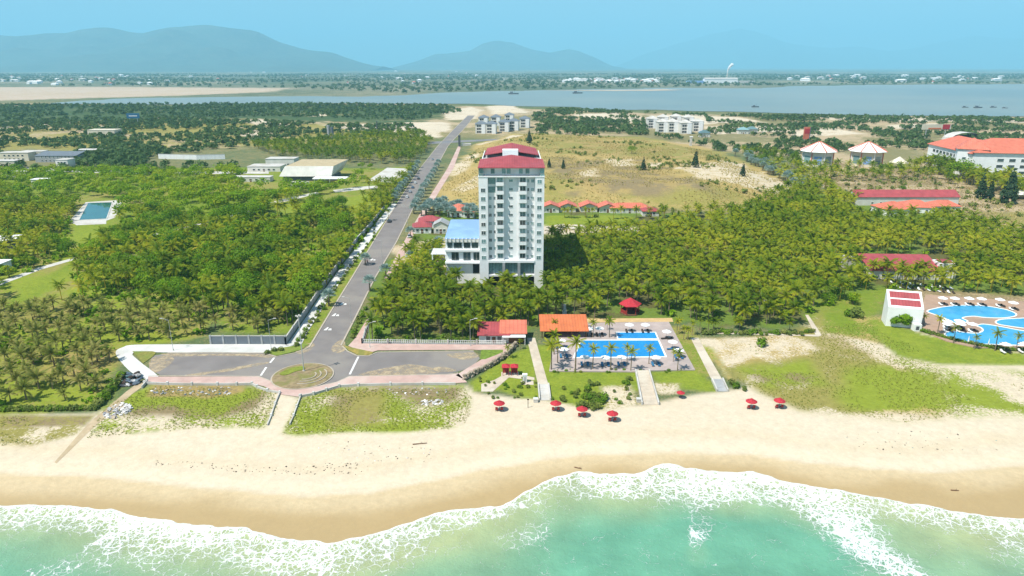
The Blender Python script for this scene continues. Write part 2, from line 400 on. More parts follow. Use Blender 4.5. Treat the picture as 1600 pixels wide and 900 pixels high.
# dune plateau behind the tower
cover([(668,325),(690,290),(722,250),(748,224),(800,210),(860,211),(1000,217),(1115,233),(1190,262),(1255,295),(1235,310),(1130,334),(1020,326),(850,322),(735,330)], 'straw', 'olive', np.clip(.34 + n2 * 1.6, 0, 1), 4)
cover([(850,222),(1110,240),(1060,262),(960,258),(850,252)], 'dry', 'olive', np.clip(.5 + n1 * 2, 0, 1), 15)
cover([(860,262),(1010,262),(1060,285),(1100,312),(900,312)], 'dry', 'brown', np.clip(.5 + n1 * 2, 0, 1), 10)
for pts in ([(1056,276),(1110,266),(1190,270),(1250,298),(1200,306),(1110,296)], [(945,262),(985,261),(990,272),(960,273)], [(1010,267),(1035,266),(1030,274),(1012,274)],
            [(1120,257),(1160,256),(1165,264),(1130,266)], [(905,284),(935,276),(930,290),(905,294)], [(700,262),(745,240),(746,250),(712,275)], [(712,300),(746,284),(746,300),(722,308)],
            [(745,230),(800,212),(860,212),(800,220)], [(1062,272),(1075,268),(1085,276),(1070,280)], [(1180,285),(1235,290),(1244,298),(1200,300)]):
    cover(pts, 'sand', 'straw', .35, 3, 9)
# dune grass in front of the promenade and left of it
cover([(-500,650),(0,650),(150,648),(120,676),(60,690),(0,692),(-500,700)], 'sand', 'olive', np.clip(.62 + n1, 0, 1), 1.2, 2)
cover([(-500,650),(0,650),(150,648),(135,664),(0,668),(-500,668)], 'brown', 'olive', .5, 1, 1)
cover([(240,601),(430,606),(434,640),(412,668),(300,668),(135,682),(165,636)], 'sand', 'grass', np.clip(.60 + n1, 0, 1), 1.2, 2.2)
cover([(250,602),(425,608),(405,640),(340,655),(200,652),(190,632)], 'brown', 'grass', np.clip(.5 + n1 * 2, 0, 1), 2, 2)
cover([(240,601),(380,603),(380,612),(330,620),(235,618)], 'brown', 'dry', .5, 1, 1.5)
cover([(466,622),(525,606),(724,604),(738,622),(735,650),(725,668),(600,672),(440,676)], 'sand', 'grass', np.clip(.62 + n1, 0, 1), 1.2, 2.2)
cover([(520,612),(600,606),(595,660),(520,665)], 'brown', 'olive', np.clip(.45 + n1 * 2, 0, 1), 3, 2)
cover([(590,604),(720,604),(720,628),(650,634)], 'brown', 'grass', np.clip(.45 + n1 * 2, 0, 1), 2, 2)
cover([(735,598),(790,560),(828,540),(842,610),(845,622),(815,622),(780,610),(740,612)], 'lawn', 'grass', .55, .8, .8)
cover([(838,540),(870,540),(862,580),(1000,582),(1003,606),(985,618),(940,640),(905,636),(862,626),(850,600)], 'lawn', 'grass', .5, .8, .8)
cover([(940,604),(985,602),(1000,632),(945,640)], 'sand', 'olive', .4, 1, 1)
cover([(1016,582),(1090,578),(1112,600),(1118,612),(1030,604)], 'lawn', 'grass', .5, .8, .8)
cover([(1020,598),(1060,600),(1060,614),(1028,616)], 'sand', 'olive', .3, .8, .8)
cover([(1040,510),(1080,510),(1110,560),(1120,590),(1095,585),(1085,575)], 'lawn', 'olive', .5, .6, .8)
# right: sand patch, rough field, mown lawn
cover([(1090,530),(1250,520),(1290,528),(1270,560),(1200,575),(1130,575)], 'sand', 'straw', .3, 1.5, 2)
cover([(1095,540),(1112,545),(1150,600),(1135,590)], 'grass', 'straw', .4, 1, 1)
cover([(1125,575),(1190,565),(1270,556),(1240,520),(1290,488),(1385,500),(1425,540),(1460,570),(1500,650),(1420,660),(1250,640),(1175,608)], 'sand', 'olive', np.clip(.58 + n1 * 2.4, 0, 1), 3, 4)
cover([(1150,575),(1260,565),(1290,600),(1200,606)], 'brown', 'grass', np.clip(.55 + n1 * 2.2, 0, 1), 3, 3)
cover([(1330,580),(1390,572),(1445,585),(1500,640),(1460,652),(1330,640)], 'straw', 'grass', np.clip(.66 + n1 * 2.4, 0, 1), 4, 5)
cover([(1290,488),(1385,495),(1380,540),(1290,520)], 'straw', 'lawn', np.clip(.62 + n1, 0, 1), 2, 2)
cover([(1240,520),(1320,525),(1370,560),(1290,556)], 'tan', 'olive', np.clip(.55 + n1, 0, 1), 2, 2)
cover([(1385,560),(1420,556),(1470,575),(1440,585)], 'sand', 'grass', .6, 1.5, 2.5)
cover([(1470,575),(1600,578),(1700,600),(1700,650),(1480,650)], 'sand', 'grass', np.clip(.58 + n1 * 1.8, 0, 1), 4, 5)
cover([(1380,503),(1420,515),(1440,522),(1600,552),(1750,570),(1750,590),(1600,572),(1470,570),(1400,556),(1370,530)], 'lawn', 'grass', .6, 1.2, 1)
# damp and wet sand towards the water
def yline(pts):
    q = np.array([G(a, b)[:2] for a, b in pts]); return np.interp(gx, q[:, 0], q[:, 1])
wetline = yline([(-300,735),(0,737),(130,741),(250,752),(330,762),(420,772),(480,775),(580,770),(660,752),(740,735),(820,722),(900,712),(1000,707),(1090,706),(1180,710),(1260,722),(1350,732),(1460,738),(1540,730),(1600,724),(1900,724)])
dd = wetline - gy + (fbm(gx / 14, gy / 14 + 3, 3) - .5) * 2.0
m = sstep(-.3, .9, dd)[:, None] * (gy < 150)[:, None]
m2 = sstep(2.0, 9, dd + (fbm(gx / 20, gy / 9, 3) - .5) * 7)[:, None] * (gy < 150)[:, None]
base = np.array(C['damp']) * (1 - m2) + np.array(C['wet']) * m2
cA[:] = cA * (1 - m) + base * m; cB[:] = cB * (1 - m) + base * 1.04 * m; wet[:] = (m * (.35 + .65 * m2))[:, 0]
# pale terrace line left by the last tide
tl = np.exp(-((dd + 2.2) / 1.3) ** 2)[:, None] * (gy < 150)[:, None]
cA[:] = cA * (1 - .5 * tl) + np.array((.66, .57, .41)) * .5 * tl; cB[:] = cB * (1 - .5 * tl) + np.array((.66, .57, .41)) * .5 * tl
ti = np.exp(-((dd + 8.0 + 3 * n2) / 2.2) ** 2)[:, None] * (gy < 150)[:, None]
cA[:] = cA * (1 - .28 * ti) + np.array((.54, .42, .26)) * .28 * ti; cB[:] = cB * (1 - .28 * ti) + np.array((.54, .42, .26)) * .28 * ti

k = NT('ground_cover')
na = k.noise(1.5, 5, .72); nb = k.noise(.16, 4, .6); nc = k.noise(.02, 3, .6); nd = k.noise(.003, 3, .6)
mixn = k.math('ADD', k.math('MULTIPLY', na, .48), k.math('ADD', k.math('MULTIPLY', nb, .24), k.math('ADD', k.math('MULTIPLY', nc, .18), k.math('MULTIPLY', nd, .12))))
nn = k.mapr(mixn, .39, .61, 0.02, .98)
fac = k.math('ADD', k.math('MULTIPLY', k.math('SUBTRACT', k.math('ADD', nn, k.attr('w')), 1.0), 5.0), .5, True)
col = k.mix(fac, k.attr('cA', True), k.attr('cB', True))
dry_amt = k.math('SUBTRACT', 1.0, k.math('MAXIMUM', k.attr('wet'), k.attr('sm')))
var = k.math('ADD', k.math('MULTIPLY', k.math('SUBTRACT', k.mapr(k.noise(.55, 5, .75), .3, .7, .76, 1.24), 1.0), k.math('ADD', k.math('MULTIPLY', dry_amt, .75), .12)), 1.0)
k.set(k.b.inputs['Base Color'], k.scale(col, var))
k.set(k.b.inputs['Roughness'], k.mapr(k.attr('wet'), 0, 1, .95, .5)); k.b.inputs['Specular IOR Level'].default_value = .15
hb = k.math('MULTIPLY', k.noise(.8, 5, .7), dry_amt); k.bump(hb, .6, .45)
ii, jj = np.meshgrid(np.arange(len(rows) - 1), np.arange(NC - 1), indexing='ij'); a = (ii * NC + jj).ravel()
F = np.stack([a, a + 1, a + NC + 1, a + NC], 1)
gm = raw_mesh('ground', np.stack([gx, gy, gz], 1), F, k.m, True, cA=cA, cB=cB, w=w, wet=wet, sm=sm)
tag(link(bpy.data.objects.new('ground', gm)), kind='structure')

# ------------------------------------------------------------------ the sea with its swash edge
edge_px = [(-260,800),(-120,792),(0,790),(60,789),(130,792),(185,799),(222,811),(262,811),(278,819),(330,823),(390,826),(416,836),(470,845),(492,842),(505,850),(522,848),(560,840),(610,828),(645,815),(680,801),(740,795),(785,789),(820,771),(850,754),(880,743),(905,738),(950,740),(1000,741),(1018,732),(1030,725),(1050,724),(1070,731),(1092,735),(1140,737),(1178,738),(1200,742),(1215,750),(1260,758),(1330,770),(1400,783),(1460,793),(1530,806),(1600,811),(1760,826),(1900,836)]
ex = np.arange(-150, 150.1, .42)
eq = np.array([G(a_, b_)[:2] for a_, b_ in edge_px])
ey = np.interp(ex, eq[:, 0], eq[:, 1])
ker = np.hanning(9); ker /= ker.sum(); ey = np.convolve(np.pad(ey, 4, 'edge'), ker, 'valid') + (fbm(ex / 2.3, ex * 0 + 4, 3) - .5) * 1.1
ss = np.concatenate([np.arange(0, 3, .22), np.arange(3, 62, .5)])
SX = np.repeat(ex[:, None], len(ss), 1); SY = ey[:, None] - ss[None, :]
SY = np.maximum(SY, 44); S = np.repeat(ss[None, :], len(ex), 0)
sx, sy, s_ = SX.ravel(), SY.ravel(), S.ravel()
gh = hz(sx, sy)
lift = .30 * np.exp(-((s_ - 1.1) / .9) ** 2) * (.35 + fbm(sx / 9, sx * 0 + 1, 2)) + .02
swell = sstep(6, 20, s_) * (fbm(sx / 7, sy / 3.5, 3) - .5) * .5
sz = np.maximum(SEA + .03 + swell, gh + .04) + lift
px_, py_ = project(sx, sy, sz)
fo = .72 * np.exp(-(s_ / .8) ** 2) + .40 * np.exp(-(s_ / 4.0) ** 1.6)
def blob(x0, y0, rx, ry, amt, ang=0):
    c_, n_ = math.cos(R(ang)), math.sin(R(ang)); dx, dy_ = px_ - x0, py_ - y0
    a_ = (dx * c_ + dy_ * n_) / rx; b_ = (-dx * n_ + dy_ * c_) / ry
    return amt * np.exp(-(a_ * a_ + b_ * b_) ** 1.3)
for q in [(90,815,140,26,.5,0),(160,850,170,26,.42,-28),(260,852,130,42,.40,-20),(380,858,150,30,.34,10),(450,885,120,22,.36,0),(30,905,60,25,.3,-30),(560,856,120,22,.34,-12),(640,870,90,24,.25,-20),
          (830,840,50,26,.30,-30),(720,815,90,12,.42,-14),(930,765,60,22,.5,0),(1060,760,110,26,.62,0),(1130,770,90,26,.45,10),(1090,815,34,36,.5,0),(1085,860,14,34,.52,8),(1270,785,90,26,.55,14),
          (1320,820,95,28,.55,28),(1365,862,90,24,.52,30),(1420,900,80,24,.42,30),(1330,835,40,40,.3,0),(1470,815,120,16,.42,10),(1590,850,50,40,.35,30),(980,775,40,14,.3,40),(1170,745,60,10,.5,4)]:
    fo += .66 * blob(*q)
for q in [(60,865,60,26,.30,-30),(130,846,40,10,.3,-28),(1010,870,110,60,.22,0),(1200,870,80,60,.25,0),(1460,860,90,24,.25,15),(1180,805,60,18,.28,0),(960,800,60,20,.2,0)]:
    fo -= blob(*q)
fo = np.clip(fo + (fbm(sx / 5, sy / 5, 3) - .5) * .35 * sstep(1, 4, s_), 0, 1.3)
deep = sstep(2, 20, s_ + 7 * (fbm(sx / 14, sy / 9, 3) - .5)) * .72
for q in [(40,870,110,50,.3,0),(980,860,170,60,.25,0),(1200,880,150,60,.3,0),(1000,905,160,40,.2,0),(1260,890,80,40,.2,0),(1130,830,160,40,.2,0)]: deep += blob(*q)
for q in [(480,880,160,50,.22,0),(1500,860,110,50,.2,0),(640,850,90,40,.3,0),(1090,865,30,30,.35,0)]: deep -= blob(*q)
deep = np.clip(deep, 0, 1)
k = NT('sea_water')
pw = k.pos()
wob = k.new('TexNoise'); wob.inputs['Scale'].default_value = .5; wob.inputs['Detail'].default_value = 3; k.t.links.new(pw, wob.inputs['Vector'])
off = k.new('VectorMath', operation='SCALE'); k.t.links.new(wob.outputs['Color'], off.inputs[0]); off.inputs['Scale'].default_value = 2.4
addv = k.new('VectorMath', operation='ADD'); k.t.links.new(pw, addv.inputs[0]); k.t.links.new(off.outputs[0], addv.inputs[1])
def lace(scale, wid):
    v = k.new('TexVoronoi', feature='DISTANCE_TO_EDGE'); v.inputs['Scale'].default_value = scale; k.t.links.new(addv.outputs[0], v.inputs['Vector'])
    return k.mapr(v.outputs['Distance'], 0, wid, 1, 0)
lc = k.math('MAXIMUM', lace(.5, .15), k.math('MULTIPLY', lace(1.25, .2), .85))
brk = k.noise(.28, 4, .7); fine = k.noise(3.2, 3, .7)
pat = k.math('ADD', k.math('MULTIPLY', lc, .72), k.math('ADD', k.math('MULTIPLY', brk, .55), k.math('MULTIPLY', fine, .30)))
foamv = k.math('SUBTRACT', k.math('ADD', k.math('MULTIPLY', k.attr('foam'), .80), pat), 1.10)
ff = k.mapr(foamv, .0, .22, 0, .95, True)
thin = k.math('MULTIPLY', k.mapr(k.math('ADD', foamv, k.math('MULTIPLY', k.noise(.9, 4, .75), .5)), .0, .35, 0, 1, True), .24)
ff = k.math('MAXIMUM', ff, k.math('MULTIPLY', thin, k.mapr(k.attr('foam'), .08, .4, 0, 1)))
ff = k.math('MULTIPLY', ff, k.mapr(k.noise(1.6, 4, .7), .3, .62, .62, 1.0))
wcol = k.mix(k.attr('deep'), (.34, .39, .20), (.13, .33, .215))
wcol = k.scale(wcol, k.mapr(k.noise(.12, 4, .6), .3, .7, .86, 1.12))
k.set(k.b.inputs['Base Color'], k.mix(ff, wcol, (.80, .81, .80)))
k.set(k.b.inputs['Roughness'], k.mapr(ff, 0, 1, .16, .8)); k.b.inputs['Specular IOR Level'].default_value = .25
hb = k.math('ADD', k.math('MULTIPLY', ff, .8), k.math('ADD', k.noise(.9, 4, .6), k.math('MULTIPLY', k.noise(2.6, 3, .6), .5))); k.bump(hb, .6, .3)
NS = len(ss); ii, jj = np.meshgrid(np.arange(len(ex) - 1), np.arange(NS - 1), indexing='ij'); a = (ii * NS + jj).ravel()
F = np.stack([a, a + 1, a + NS + 1, a + NS], 1)
V = np.stack([sx, sy, sz], 1)
# the open sea carries on behind and beside
def strip(x0, x1, y0, y1, nx, ny):
    X, Y = np.meshgrid(np.linspace(x0, x1, nx), np.linspace(y0, y1, ny), indexing='ij'); return np.stack([X.ravel(), Y.ravel(), np.full(X.size, SEA + .015)], 1), nx, ny
Vs, Fs, fo_, de_ = [V], [F], [fo], [deep]; off_n = len(V)
for (x0, x1, y0, y1) in ((-3000, -150, -3000, 100), (150, 3000, -3000, 100), (-150, 150, -3000, 44)):
    q, nx, ny = strip(x0, x1, y0, y1, 12, 12)
    i2, j2 = np.meshgrid(np.arange(nx - 1), np.arange(ny - 1), indexing='ij'); a = (i2 * ny + j2).ravel() + off_n
    Fs.append(np.stack([a, a + ny, a + ny + 1, a + 1], 1)); Vs.append(q); fo_.append(np.full(len(q), .12)); de_.append(np.full(len(q), .75)); off_n += len(q)
Fs[0] = Fs[0][:, ::1]
sm = raw_mesh('sea', np.vstack(Vs), np.vstack(Fs), k.m, True, foam=np.concatenate(fo_), deep=np.concatenate(de_))
tag(link(bpy.data.objects.new('sea', sm)), kind='structure')

# ------------------------------------------------------------------ lagoon, mountains
k = NT('lagoon_water'); k.set(k.b.inputs['Base Color'], k.mix(k.mapr(k.noise(.0016, 4, .6), .4, .6, 0, 1), (.17, .225, .215), (.225, .265, .235)))
k.b.inputs['Roughness'].default_value = .35; k.b.inputs['Specular IOR Level'].default_value = .4; k.bump(k.noise(.2, 3), .2, .3); lag_m = k.m
def wavy(pts, amp):
    out = []
    for i in range(len(pts)):
        a_, b_ = np.array(pts[i]), np.array(pts[(i + 1) % len(pts)])
        for t in np.linspace(0, 1, 14, endpoint=False):
            p = a_ + (b_ - a_) * t; out.append(tuple(p + (np.array([vnoise(p[0] / 90, p[1] / 90), vnoise(p[0] / 90 + 40, p[1] / 90)]) - .5) * amp))
    return out
lag = wavy([tuple(p) for p in LAGOON_XY], 90)
struct('lagoon', MB().sheet(lag, .5), lag_m)
def spit(pts): return wavy([tuple(p) for p in P0(pts)], 120)
struct('sand_spit', MB().sheet(spit([(870,142.0),(960,140.8),(1060,140.2),(1055,141.6),(960,142.6)]), .9), mat('far_sand', (.46, .38, .28), .95, .01, .2))
mm_ = mat('mountain_forest', (.055, .085, .05), .95, .002, .35, second=(.10, .11, .07))
def mountain(name, dist, ridge, depth, seed, pad=0):
    rx = np.array([at_y(a, b, dist)[0] for a, b in ridge]); rz = np.array([at_y(a, b, dist)[2] for a, b in ridge])
    x = np.linspace(rx[0], rx[-1], 150); H = np.maximum(np.interp(x, rx, rz), 0)
    H = np.convolve(np.pad(H, 2, 'edge'), [.1, .2, .4, .2, .1], 'valid')
    tv = np.linspace(-1, 1, 44); V_ = []
    for xi, h in zip(x, H):
        for t in tv:
            y = dist + t * depth; n = fbm(np.array(xi / 900. + seed), np.array(y / 900.), 5)
            f = (1 - abs(t)) ** 1.25
            V_.append((xi, y, -30 + (h + 30) * f * (1 - 1.25 * (abs(t) * (1 - abs(t)) * 4) * (n - .36)) ))
    V_ = np.array(V_); ii, jj = np.meshgrid(np.arange(149), np.arange(43), indexing='ij'); a = (ii * 44 + jj).ravel()
    m_ = raw_mesh(name, V_, np.stack([a, a + 44, a + 45, a + 1], 1), mm_, True)
    tag(link(bpy.data.objects.new(name, m_)), kind='structure')
mountain('mountain_range', 14500, [(-420,96),(-300,70),(-180,56),(-60,50),(0,52),(22,56),(75,50),(105,51),(130,44),(175,41),(205,50),(230,52),(255,43),(300,37),(325,36),(375,42),(400,45),(430,62),(450,68),(480,76),(515,79),(540,89),(575,101),(600,104)], 4200, 3)
mountain('mountain', 20000, [(620,104),(655,94),(680,83),(700,82),(735,78),(755,66),(775,62),(800,64),(830,76),(858,82),(888,75),(905,79),(930,90),(955,103),(970,105)], 3500, 11)
mountain('far_mountain_range', 34000, [(960,105),(1000,86),(1060,66),(1110,52),(1150,42),(1190,50),(1230,66),(1290,74),(1340,70),(1390,80),(1450,70),(1520,54),(1580,60),(1660,50),(1760,66),(1900,90)], 4500, 23)

# ------------------------------------------------------------------ the air
hm = bpy.data.materials.new('haze'); hm.use_nodes = True; ht = hm.node_tree; ht.nodes.clear()
ho = ht.nodes.new('ShaderNodeOutputMaterial'); pv = ht.nodes.new('ShaderNodeVolumePrincipled'); ht.links.new(pv.outputs[0], ho.inputs['Volume'])
pv.inputs['Color'].default_value = (.36, .77, 1.0, 1); pv.inputs['Density'].default_value = 9.0e-5; pv.inputs['Anisotropy'].default_value = 0.0
hb_ = MB().box(0, 22000, -12.5, 130000, 54000, 2300)
tag(hb_.build('haze', hm), kind='stuff')

# ------------------------------------------------------------------ roads, pavements, paths
def sheet_px(name, pts, m, z): return struct(name, MB().sheet([tuple(p[:2]) for p in P0(pts)], z), m)
def circle(c, r, n=40, sy=1.0): return [(c[0] + r * math.cos(2 * math.pi * i / n), c[1] + r * sy * math.sin(2 * math.pi * i / n)) for i in range(n)]
def smooth_px(pts, n=6):
    """closed outline through pixel points, rounded (Catmull-Rom)"""
    q = [np.array(p, float) for p in pts]; out = []; L = len(q)
    for i in range(L):
        p0, p1, p2, p3 = q[i - 1], q[i], q[(i + 1) % L], q[(i + 2) % L]
        for t in np.linspace(0, 1, n, endpoint=False):
            out.append(tuple(.5 * (2 * p1 + (p2 - p0) * t + (2 * p0 - 5 * p1 + 4 * p2 - p3) * t * t + (3 * p1 - p0 - 3 * p2 + p3) * t ** 3)))
    return out
LEFT = [(483,543),(515,490),(551,432),(584,377),(628,306),(655,265),(684,228),(712,199),(731,180.5)]
RIGHT = [(533,540),(556,495),(585,436),(620,377),(655,306),(680,265),(700,228),(727,199),(742,180.5)]
ROAD = LEFT + RIGHT[::-1]
mb = MB(); L0, R0 = P0(LEFT), P0(RIGHT)
for i in range(len(LEFT) - 1):
    mb.poly((*L0[i], .03), (*R0[i], .03), (*R0[i + 1], .03), (*L0[i + 1], .03))
struct('road', mb, M['asphalt'])
PARK = [(238,556),(262,552),(412,552),(432,558),(460,552),(476,547),(483,540),(533,538),(540,548),(556,556),(575,556),(590,551),(740,549),(750,560),(736,575),(700,585),(545,588),(525,597),(495,604),(455,604),(425,596),(405,588),(250,586),(232,576)]
sheet_px('car_park', PARK, M['asphalt'], .026)
k = NT('sand_drift'); k.b.inputs['Roughness'].default_value = .95; k.set(k.b.inputs['Base Color'], k.scale((.52, .41, .26), k.mapr(k.noise(.7, 4), .3, .7, .85, 1.12)))
tb = k.new('BsdfTransparent'); mx = k.new('MixShader'); k.t.links.new(k.mapr(k.noise(.45, 5, .7), .34, .62, .05, .8), mx.inputs[0]); k.t.links.new(tb.outputs[0], mx.inputs[1]); k.t.links.new(k.b.outputs[0], mx.inputs[2]); k.t.links.new(mx.outputs[0], k.out.inputs[0]); M['drift'] = k.m
sheet_px('sandy_drift', smooth_px([(290,586),(350,577),(412,566),(418,568),(360,580),(300,588)], 5), M['drift'], .038)
sheet_px('sandy_drift', smooth_px([(255,552.6),(330,553),(400,553),(428,557),(420,559),(380,556.5),(330,556),(270,557)], 5), M['drift'], .038)
sheet_px('sandy_drift', smooth_px([(560,585),(620,572),(650,570),(690,580),(660,585),(600,587)], 5), M['drift'], .038)
sheet_px('sandy_drift', smooth_px([(522,538),(536,530),(540,545),(530,552),(518,548)], 5), M['drift'], .046)
sheet_px('sandy_drift', smooth_px([(462,548),(484,536),(492,540),(480,550),(468,553)], 5), M['drift'], .046)
sheet_px('sandy_drift', smooth_px([(236,560),(262,556),(272,562),(258,575),(240,583),(233,574)], 5), M['drift'], .034)
sheet_px('sandy_drift', smooth_px([(700,553),(742,551),(746,558),(725,562),(705,558)], 5), M['drift'], .034)
sheet_px('sandy_drift', smooth_px([(676,576),(690,573),(712,578),(705,581),(682,580)], 5), M['drift'], .0342)
sheet_px('white_pavement', smooth_px([(181,550),(192,543),(215,539),(320,538.6),(445,538.6),(446,550.5),(330,550.8),(262,551.2),(246,551),(208,552),(218,565),(244,585),(246,591),(226,592),(205,582),(186,562)], 4), M['whitepave'], .12)
struct('grass_island', MB().prism([tuple(p[:2]) for p in P0([(207,549.5),(238,549.5),(244,551),(240,557),(224,568)])], 0, .16), mat('verge_grass', (.22, .21, .05), .95, 1.0, .3, second=(.17, .21, .04)))
PATH_L = [(447,540),(462,520),(492,475),(522,432),(540,408),(577,362),(612,318)]; PATH_R = [(470,541),(482,517),(510,473),(537,433),(553,410),(588,364),(621,318)]
mb = MB(); a_, b_ = P0(PATH_L), P0(PATH_R)
for i in range(len(PATH_L) - 1): mb.poly((*a_[i], .12), (*b_[i], .12), (*b_[i + 1], .12), (*a_[i + 1], .12))
struct('pavement', mb, M['whitepave'])
sheet_px('promenade', [(232,589),(404,589),(424,597),(455,605),(495,605),(526,598),(546,589),(700,586),(716,584),(730,598),(700,600),(610,600),(540,603),(505,613),(470,621),(440,617),(412,604),(392,600),(300,601),(228,600)], M['pinkpave'], .13)
sheet_px('promenade_path', [(544,541),(556,528),(574,498),(580,498),(570,531),(564,536),(790,539),(800,534),(806,540),(790,556),(752,577),(722,592),(712,587),(756,560),(782,549),(740,547),(590,548),(575,553)], M['pinkpave'], .13)
mb = MB(); a_ = P0([(600,436),(640,362),(676,300),(700,262),(716,228)]); b_ = P0([(612,436),(650,362),(686,300),(709,262),(721,228)])
for i in range(4): mb.poly((*a_[i], .12), (*b_[i], .12), (*b_[i + 1], .12), (*a_[i + 1], .12))
struct('pink_pavement', mb, M['pinkpave'])
def kerb(name, pts, wd=.35, h=.14, m=None, px=True):
    q = P0(pts) if px else np.asarray(pts); mb = MB()
    for i in range(len(q) - 1):
        d = q[i + 1] - q[i]; L = np.hypot(*d); mb.box(*((q[i] + q[i + 1]) / 2), 0, L + .05, wd, h + .002 * (i % 2), math.atan2(d[1], d[0]))
    return struct(name, mb, m or M['kerb'])
kerb('kerb', LEFT, .5, .16); kerb('kerb', RIGHT, .5, .16)
kerb('kerb', [(262,551.5),(412,551.8),(432,557.5),(460,552),(476,546.5),(483,542)]); kerb('kerb', [(535,541),(543,549),(558,556),(576,556.4),(590,550.6),(740,548.6)])
kerb('kerb', [(232,588.2),(250,587.4),(404,588.6),(425,596.6),(455,604.6),(495,604.6),(526,597.6),(546,588.6),(700,585.4),(716,583)])
sheet_px('verge', [(413,551),(432,545),(458,541),(478,537),(482,539),(470,547),(452,552),(432,556.5)], mat('mown_verge', (.17, .225, .035), .95, 1.2, .3, second=(.22, .24, .05)), .14)
sheet_px('verge', [(536,540),(548,543),(575,549),(584,550.5),(578,555.5),(560,555.5),(545,548)], mat('dry_verge', (.30, .235, .06), .95, 1.2, .3, second=(.21, .21, .05)), .135)
sheet_px('verge', [(752,547),(786,547),(786,551),(758,562),(750,562)], mat('green_verge', (.15, .22, .03), .95, 1.2, .3), .135)
# painted lines and arrows
mb = MB()
def stripe(p, q, wd): 
    a_, b_ = P0([p, q]); d = b_ - a_; n = np.array([-d[1], d[0]]) / np.hypot(*d) * wd / 2
    mb.poly((*(a_ - n), .042), (*(b_ - n), .042), (*(b_ + n), .042), (*(a_ + n), .042))
for p, q in (((407.5,587),(416,574)), ((422,567),(428.5,559)), ((546.5,585),(560,557.5))): stripe(p, q, .55)
struct('road_marking', mb, M['paint'])
for (x_, y_) in ((513,514.5),(525,492.5),(537,475),(583,406)):
    mb = MB(); c = P0([(x_, y_)])[0]
    mb.sheet([(c[0] - 1.3, c[1] - .9), (c[0] - .3, c[1] - .9), (c[0] - .25, c[1] + 1.6), (c[0] - .75, c[1] + 1.6)], .042)
    mb.sheet([(c[0] + .1, c[1] - .9), (c[0] + 1.2, c[1] - .9), (c[0] + .85, c[1] + .6), (c[0] + .2, c[1] + .5)], .042)
    struct('road_arrow', mb, M['paint'])
# walks between gardens, pool and beach
def walk(name, pts, m, z): return sheet_px(name, pts, m, z)
walk('garden_path', [(823,528),(836,528),(857,602),(841,602)], M['path'], .05); walk('garden_path', [(1079,528),(1091,528),(1129,594),(1112,594)], M['path'], .05)
def stairs(name, label, quad, n, m, top=.35):
    """flight of treads down to the sand; quad = near-top, far... as TL, TR, BR, BL pixels"""
    a_, b_, c_, d_ = GP(quad); base = (a_ + b_ + c_ + d_) / 4
    t = thing(name, label, 'stairs', (base[0], base[1], 0))
    for i in range(n):
        f0, f1 = i / n, (i + 1) / n
        l0, l1 = a_ + (d_ - a_) * f0, a_ + (d_ - a_) * f1; r0, r1 = b_ + (c_ - b_) * f0, b_ + (c_ - b_) * f1
        z = top * (1 - f0) + (l1[2] + .12) * f0
        MB().prism([tuple(p[:2] - base[:2]) for p in (l0, r0, r1, l1)], l1[2] - 1.2, z).build('tread', m, t)
    for s0, s1 in ((a_, d_), (b_, c_)):
        d = (s1 - s0)[:2]; L = np.hypot(*d); mid = ((s0 + s1) / 2 - base)[:2]
        MB().box(mid[0], mid[1], -1.5, L, .35, top + 1.9, math.atan2(d[1], d[0])).build('side_wall', M['lgrey'], t)
    return t
stairs('beach_stairs', 'grey concrete beach steps at the end of the left garden path', [(841,602),(857,602),(860,626),(843,626)], 7, M['lgrey'])
stairs('beach_stairs', 'broad tan steps leading from the pool terrace down to sand', [(993,581),(1014,581),(1029,633),(1003,633)], 12, M['path'], .5)
stairs('beach_stairs', 'grey concrete steps at the foot of the right garden path', [(1112,594),(1129,594),(1137,612),(1120,612)], 7, M['grey'])
walk('pool_rear_path', [(905,498),(1050,497),(1052,503),(905,504)], mat('ochre_path', (.55, .38, .18), .9, .5, .12), .05)
walk('sandy_path', [(752,600),(772,594),(792,583),(815,586),(835,590),(835,594),(812,592),(795,590),(770,612),(752,612)], M['path'], .045)
walk('stone_path', [(1258,492),(1263,492),(1284,524),(1279,526),(1100,521),(1100,519),(1274,523)], M['path'], .05)
walk('grove_path', [(845,355),(880,350),(935,353),(1000,360),(998,364),(930,358),(880,357),(850,366)], M['path'], .05)
walk('grove_path', [(878,475),(884,475),(886,494),(879,494)], M['lgrey'], .05)
mb = MB(); tl_ = [(217,597),(197,612),(176,630),(158,645),(138,662),(118,684),(100,705),(85,722)]; tr_ = [(228,600),(206,616),(186,634),(168,650),(147,667),(125,688),(105,708),(88,724)]
def dense(q): return [tuple(np.array(q[i]) + (np.array(q[i + 1]) - np.array(q[i])) * f) for i in range(len(q) - 1) for f in np.linspace(0, 1, 8, endpoint=False)] + [q[-1]]
a_, b_ = GP(dense(tl_), .03), GP(dense(tr_), .03); mid_ = (a_ + b_) / 2; mid_[:, 2] = hz(mid_[:, 0], mid_[:, 1]) + .035
for i in range(len(a_) - 1): mb.poly(a_[i], mid_[i], mid_[i + 1], a_[i + 1]); mb.poly(mid_[i], b_[i], b_[i + 1], mid_[i + 1])
struct('sand_track', mb, M['dirt'])
